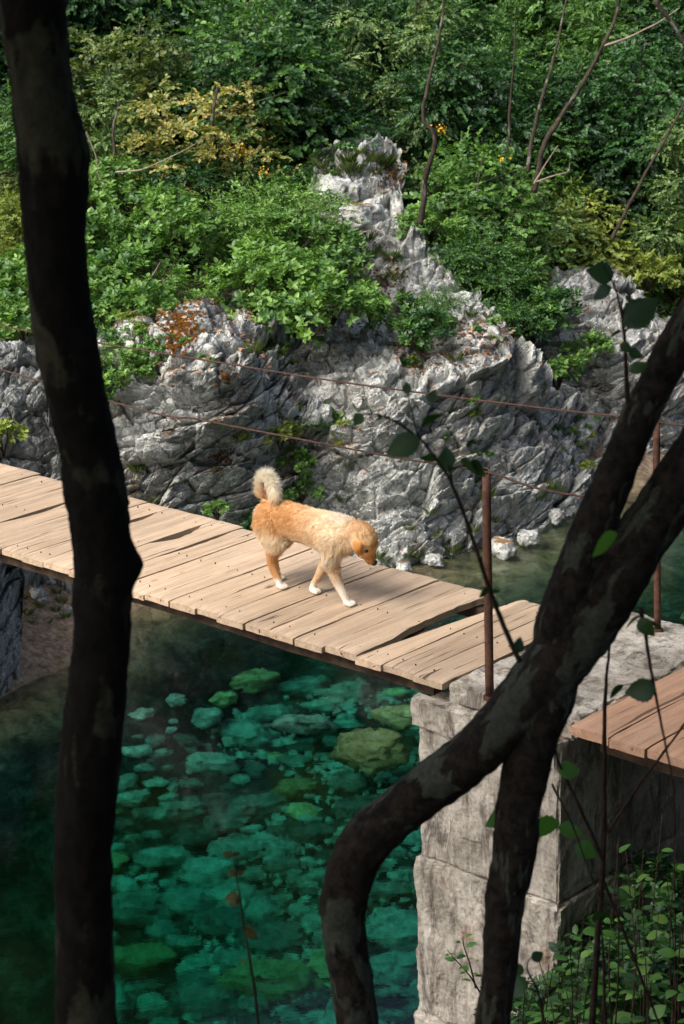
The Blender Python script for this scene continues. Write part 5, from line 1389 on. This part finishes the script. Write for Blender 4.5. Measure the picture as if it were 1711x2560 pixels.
body_me = bpy.data.meshes.new_from_object(tmp.evaluated_get(dg)); bpy.data.objects.remove(tmp, do_unlink=True)
body_me.name = 'body'
nv = len(body_me.vertices); BV = np.zeros(nv * 3, np.float32); body_me.vertices.foreach_get('co', BV); BV = BV.reshape(-1, 3).astype(float)
BN = np.zeros(nv * 3, np.float32); body_me.vertices.foreach_get('normal', BN); BN = BN.reshape(-1, 3).astype(float)
ORG = np.array([0.72, 0.43, 0.19]); TAN = np.array([0.80, 0.58, 0.34]); CRM = np.array([0.86, 0.74, 0.56]); WHT = np.array([0.84, 0.78, 0.68]); DRK = np.array([0.36, 0.14, 0.04])
TP = np.array(TAIL)[:, :3]
def dist_tail(P): return np.min(np.linalg.norm(P[:, None] - catmull(TP, 6)[None], axis=2), axis=1)
def coat(P, N):
    x, y, z = P[:, 0], P[:, 1], P[:, 2]
    n1 = fbm(P * 9, 3, 51); n2 = fbm(P * 26, 3, 55)
    C = np.tile(TAN, (len(P), 1))
    def mixc(c, f): 
        nonlocal C
        f = np.clip(f, 0, 1)[:, None]; C = C * (1 - f) + c * f
    mixc(ORG, sstep(.33, .43, z + .04 * n1) * sstep(.34, .05, x + .06 * n1) * 0.85)          # orange saddle over the rump and flank
    mixc(DRK, 0.35 * sstep(.1, .5, n2) * sstep(.30, .1, x) * sstep(.34, .40, z) * sstep(.50, .44, z))
    mixc(CRM, sstep(.10, .42, x + .06 * n1) * sstep(.25, .3, z) * 0.85)                              # pale shoulders
    mixc(WHT, sstep(.30, .42, x + .03 * n1) * sstep(.46, .51, z) * 0.7)
    mixc(CRM, sstep(.345, .29, z + .03 * n1) * sstep(.21, .25, z))                            # belly
    mixc(WHT, sstep(.33, .26, z + .02 * n1) * sstep(.20, .3, z) * sstep(.05, .3, x) * 0.8)
    mixc(CRM, sstep(-.12, -.19, x) * 0.7)                                                    # breeches
    leg = sstep(.24, .20, z)
    mixc(np.array([0.66, 0.38, 0.17]), leg * sstep(.3, .1, x))
    mixc(np.array([0.74, 0.58, 0.40]), leg * sstep(.15, .3, x))
    mixc(DRK * 1.4, leg * 0.5 * sstep(.25, .6, n2))
    mixc(WHT, sstep(.075, .045, z + .012 * n1)); mixc(WHT, leg * sstep(.14, .08, z + .02 * n1) * sstep(.3, .42, x))
    # head
    q = P - HC; f = q @ HD; r_ = q @ HR; u = q @ HU
    hd = sstep(.115, .088, np.linalg.norm(q - HD[None] * np.clip(f, -.02, .13)[:, None], axis=1)) * sstep(.50, .53, x + .35 * (z - .39) + 0.02 * n1)
    mixc(np.array([0.78, 0.50, 0.24]), hd); mixc(CRM, hd * 0.45 * sstep(.0, .5, n1) * sstep(.05, .0, f))
    mixc(CRM * 0.95, hd * sstep(-.01, -.03, u) * sstep(.05, -.02, f) * 0.4)
    mixc(np.array([0.62, 0.30, 0.09]), hd * sstep(.055, .10, f))
    mixc(np.array([0.50, 0.22, 0.07]), hd * np.exp(-((f - .048) / .014) ** 2) * 0.6)
    mixc(np.array([0.16, 0.07, 0.03]), hd * sstep(.105, .125, f) * sstep(-.0, -.03, u) * 0.8)
    # tail
    dt = dist_tail(P); tl_ = sstep(.075, .055, dt) * sstep(.485, .52, z)
    mixc(CRM * 1.05, tl_); mixc(np.array([0.92, 0.86, 0.74]), tl_ * sstep(.53, .60, z))
    inner = sstep(-.145, -.125, x) * sstep(-.06, -.08, x)
    mixc(np.array([0.55, 0.22, 0.06]), tl_ * inner * sstep(.615, .585, z))
    return np.clip(C * (1 + 0.10 * n2[:, None]), 0, 1)
ca = body_me.attributes.new('coat', 'FLOAT_COLOR', 'POINT')
cc4 = np.ones((nv, 4), np.float32); cc4[:, :3] = coat(BV, BN) * 0.9; ca.data.foreach_set('color', cc4.ravel())
t = NT('dog_coat'); a = t.n('Attribute', _attribute_name='coat')
t.principled(a.outputs['Color'], 0.85, t.bump(t.noise(t.coord(), 160, 3), 0.4, 0.004), 0.15); M_COAT = t.m
body_me.materials.clear(); body_me.materials.append(M_COAT)
body = obj('body', body_me, dog)
M_EYE = mat_simple('dark_eye', (0.006, 0.004, 0.003), (0.02, 0.01, 0.006), 10, 0.12, 0, 0.001, 0.6)
def ball(name, c, r, mat, sc=(1, 1, 1)):
    V = np.array(c) + SV * r * np.array(sc)
    return obj(name, mesh_np(name, V, SF, True, mat=mat), dog)
from mathutils.bvhtree import BVHTree
_bt = BVHTree.FromPolygons([tuple(v) for v in BV], [tuple(p.vertices) for p in body_me.polygons])
EYES = []
for s_ in (1, -1):
    dd = Vector(HR * .93 * s_ + HU * .36).normalized()
    h_, n_, i_, d_ = _bt.ray_cast(Vector(hp(.048, 0, 0)) + dd * 0.3, -dd)
    EYES.append(np.array(h_)); ball('eye', np.array(h_) - np.array(dd) * 0.004, 0.0115, M_EYE)
# fur strands
rgf = np.random.default_rng(8)
npoly = len(body_me.polygons); ar = np.zeros(npoly, np.float32); body_me.polygons.foreach_get('area', ar); ctr = np.zeros(npoly * 3, np.float32); body_me.polygons.foreach_get('center', ctr); ctr = ctr.reshape(-1, 3).astype(float)
pnm = np.zeros(npoly * 3, np.float32); body_me.polygons.foreach_get('normal', pnm); pnm = pnm.reshape(-1, 3).astype(float)
NST = 85000
sel = rgf.choice(npoly, NST, p=ar / ar.sum()); P0 = ctr[sel] + rgf.normal(size=(NST, 3)) * 0.0022; N0 = pnm[sel]
x, y, z = P0[:, 0], P0[:, 1], P0[:, 2]
dt = dist_tail(P0); istail = (dt < .05) & (z > .49)
q = P0 - HC; fh = q @ HD; ishead = (np.linalg.norm(q - HD[None] * np.clip(fh, -.04, .14)[:, None], axis=1) < .098) & (x > .51)
Ls = np.full(NST, 0.022)
Ls = np.where(z < .30, 0.028, Ls)                               # belly and chest feathering
Ls = np.where((x > .28) & (x < .5) & (z < .36) & (z > .22), 0.033, Ls)
Ls = np.where((x < -.12) & (z > .25), 0.028, Ls)
legm = z < .21; Ls = np.where(legm, 0.011, Ls); Ls = np.where(z < .06, 0.005, Ls)
Ls = np.where(ishead, 0.007 + 0.016 * sstep(.0, -.06, fh), Ls); Ls = np.where(ishead & (fh > .06), 0.0035, Ls)
Ls = np.where(istail, 0.043, Ls)
Ls *= 0.6 + 0.7 * rgf.random(NST)
for e_ in EYES: Ls = np.where(np.linalg.norm(P0 - e_, axis=1) < .016, 0.0004, Ls)
Ls = np.where(np.linalg.norm(P0 - hp(.140, 0, -.006), axis=1) < .02, 0.0004, Ls)
comb = np.stack([np.full(NST, -0.85), np.zeros(NST), np.full(NST, -0.55)], 1)
comb[legm] = [-0.15, 0, -1.0]
comb[ishead] = -HD
TC = catmull(TP, 6); TT_ = np.gradient(TC, axis=0); TT_ /= np.linalg.norm(TT_, axis=1)[:, None]
nt = np.argmin(np.linalg.norm(P0[:, None] - TC[None], axis=2), axis=1) if NST < 100000 else None
comb[istail] = TT_[nt][istail] * 0.9
clump = np.stack([fbm(P0 * 30 + 5 * k, 2, 90 + k) for k in range(3)], 1) * 0.35
lift = np.where(istail, 0.8, np.where(ishead, 0.2, 0.24))[:, None]
D0 = comb - N0 * (comb * N0).sum(1)[:, None] + N0 * lift + clump * 0.5 + 0.13 * rgf.normal(size=(NST, 3))
D0 /= np.linalg.norm(D0, axis=1)[:, None]
D1_ = D0 + np.array([0, 0, -0.35]) * (~istail)[:, None] + clump * 0.25; D1_ /= np.linalg.norm(D1_, axis=1)[:, None]
view = P0 - 0; vd = (MW @ np.array([0, 0, 1.0]))
sd_ = np.cross(D0, N0 + 0.6 * rgf.normal(size=(NST, 3))); sd_ /= np.linalg.norm(sd_, axis=1)[:, None]
wd = np.where(Ls > 0.015, 0.0011, 0.0008)[:, None]
Lc = Ls[:, None]
a0 = P0 - N0 * 0.002; m1 = a0 + D0 * Lc * 0.5; tip = m1 + D1_ * Lc * 0.55
FV = np.stack([a0 - sd_ * wd, a0 + sd_ * wd, m1 + sd_ * wd * 0.8, m1 - sd_ * wd * 0.8, tip], 1).reshape(-1, 3)
i5 = np.arange(NST) * 5
tri = np.concatenate([np.stack([i5, i5 + 1, i5 + 2], 1), np.stack([i5, i5 + 2, i5 + 3], 1), np.stack([i5 + 3, i5 + 2, i5 + 4], 1)])
fc = coat(P0, N0) * (0.86 + 0.28 * rgf.random(NST))[:, None]
fc = np.repeat(np.clip(fc, 0, 0.95), 5, axis=0)
t = NT('dog_fur'); a = t.n('Attribute', _attribute_name='coat')
d = t.n('BsdfDiffuse'); t.l(a.outputs['Color'], d.inputs['Color']); tr_ = t.n('BsdfTranslucent'); t.l(a.outputs['Color'], tr_.inputs['Color'])
mx = t.n('MixShader', Fac=0.45); t.l(d.outputs[0], mx.inputs[1]); t.l(tr_.outputs[0], mx.inputs[2]); t.l(mx.outputs[0], t.out.inputs['Surface'])
obj('fur', mesh_np('fur', FV, tri, True, {'coat': ('COLOR', fc)}, t.m), dog, kind='stuff')
# ears, eyes, nose
def ear(sgn):
    V = []; F = []; n = 8
    b0 = hp(-.028, .062 * sgn, .024); out = HR * sgn
    fwd = HD * 0.75 + out * 0.42 - HU * 0.25
    for i in range(n + 1):
        q = i / n; w = 0.040 * (1 - q) ** 0.75 * (0.8 + 0.5 * q) + 0.002
        c = b0 + out * (0.010 + 0.014 * math.sin(math.pi * min(1, q * 1.2)) + 0.01) + (HD * 0.088 - HU * 0.052) * q + out * 0.014 * (1 - q)
        for k in (-1, -0.4, 0.4, 1):
            V.append(c + (-HU * 0.9 - HD * 0.35) * w * k * 0.9 + out * (0.008 * (1 - k * k)))
        for k in (1, 0.4, -0.4, -1):
            V.append(c + (-HU * 0.9 - HD * 0.35) * w * k * 0.9 + out * (0.008 * (1 - k * k) - 0.006))
    for i in range(n):
        for k in range(8): F.append((i * 8 + k, i * 8 + (k + 1) % 8, (i + 1) * 8 + (k + 1) % 8, (i + 1) * 8 + k))
    F.append(tuple(range(7, -1, -1))); F.append(tuple(n * 8 + k for k in range(8)))
    V = np.array(V)
    c = np.tile(np.array([0.54, 0.25, 0.075]), (len(V), 1)); c *= (1 + 0.15 * fbm(V * 60, 2, 3))[:, None]
    o = obj('ear', mesh_np('ear', V, F, True, {'coat': ('COLOR', c)}, M_COAT), dog)
    m = o.modifiers.new('s', 'SUBSURF'); m.levels = 2; m.render_levels = 2
ear(1); ear(-1)
M_NOSE = mat_simple('black_nose', (0.006, 0.006, 0.007), (0.02, 0.02, 0.022), 60, 0.4, 0.3, 0.002, 0.5)
V = np.array([hp(.143, 0, -.004)]) + (SV * [0.8, 1.25, 1]) @ np.stack([HD, HR, HU]) * 0.0185
obj('nose', mesh_np('nose', V, SF, True, mat=M_NOSE), dog)
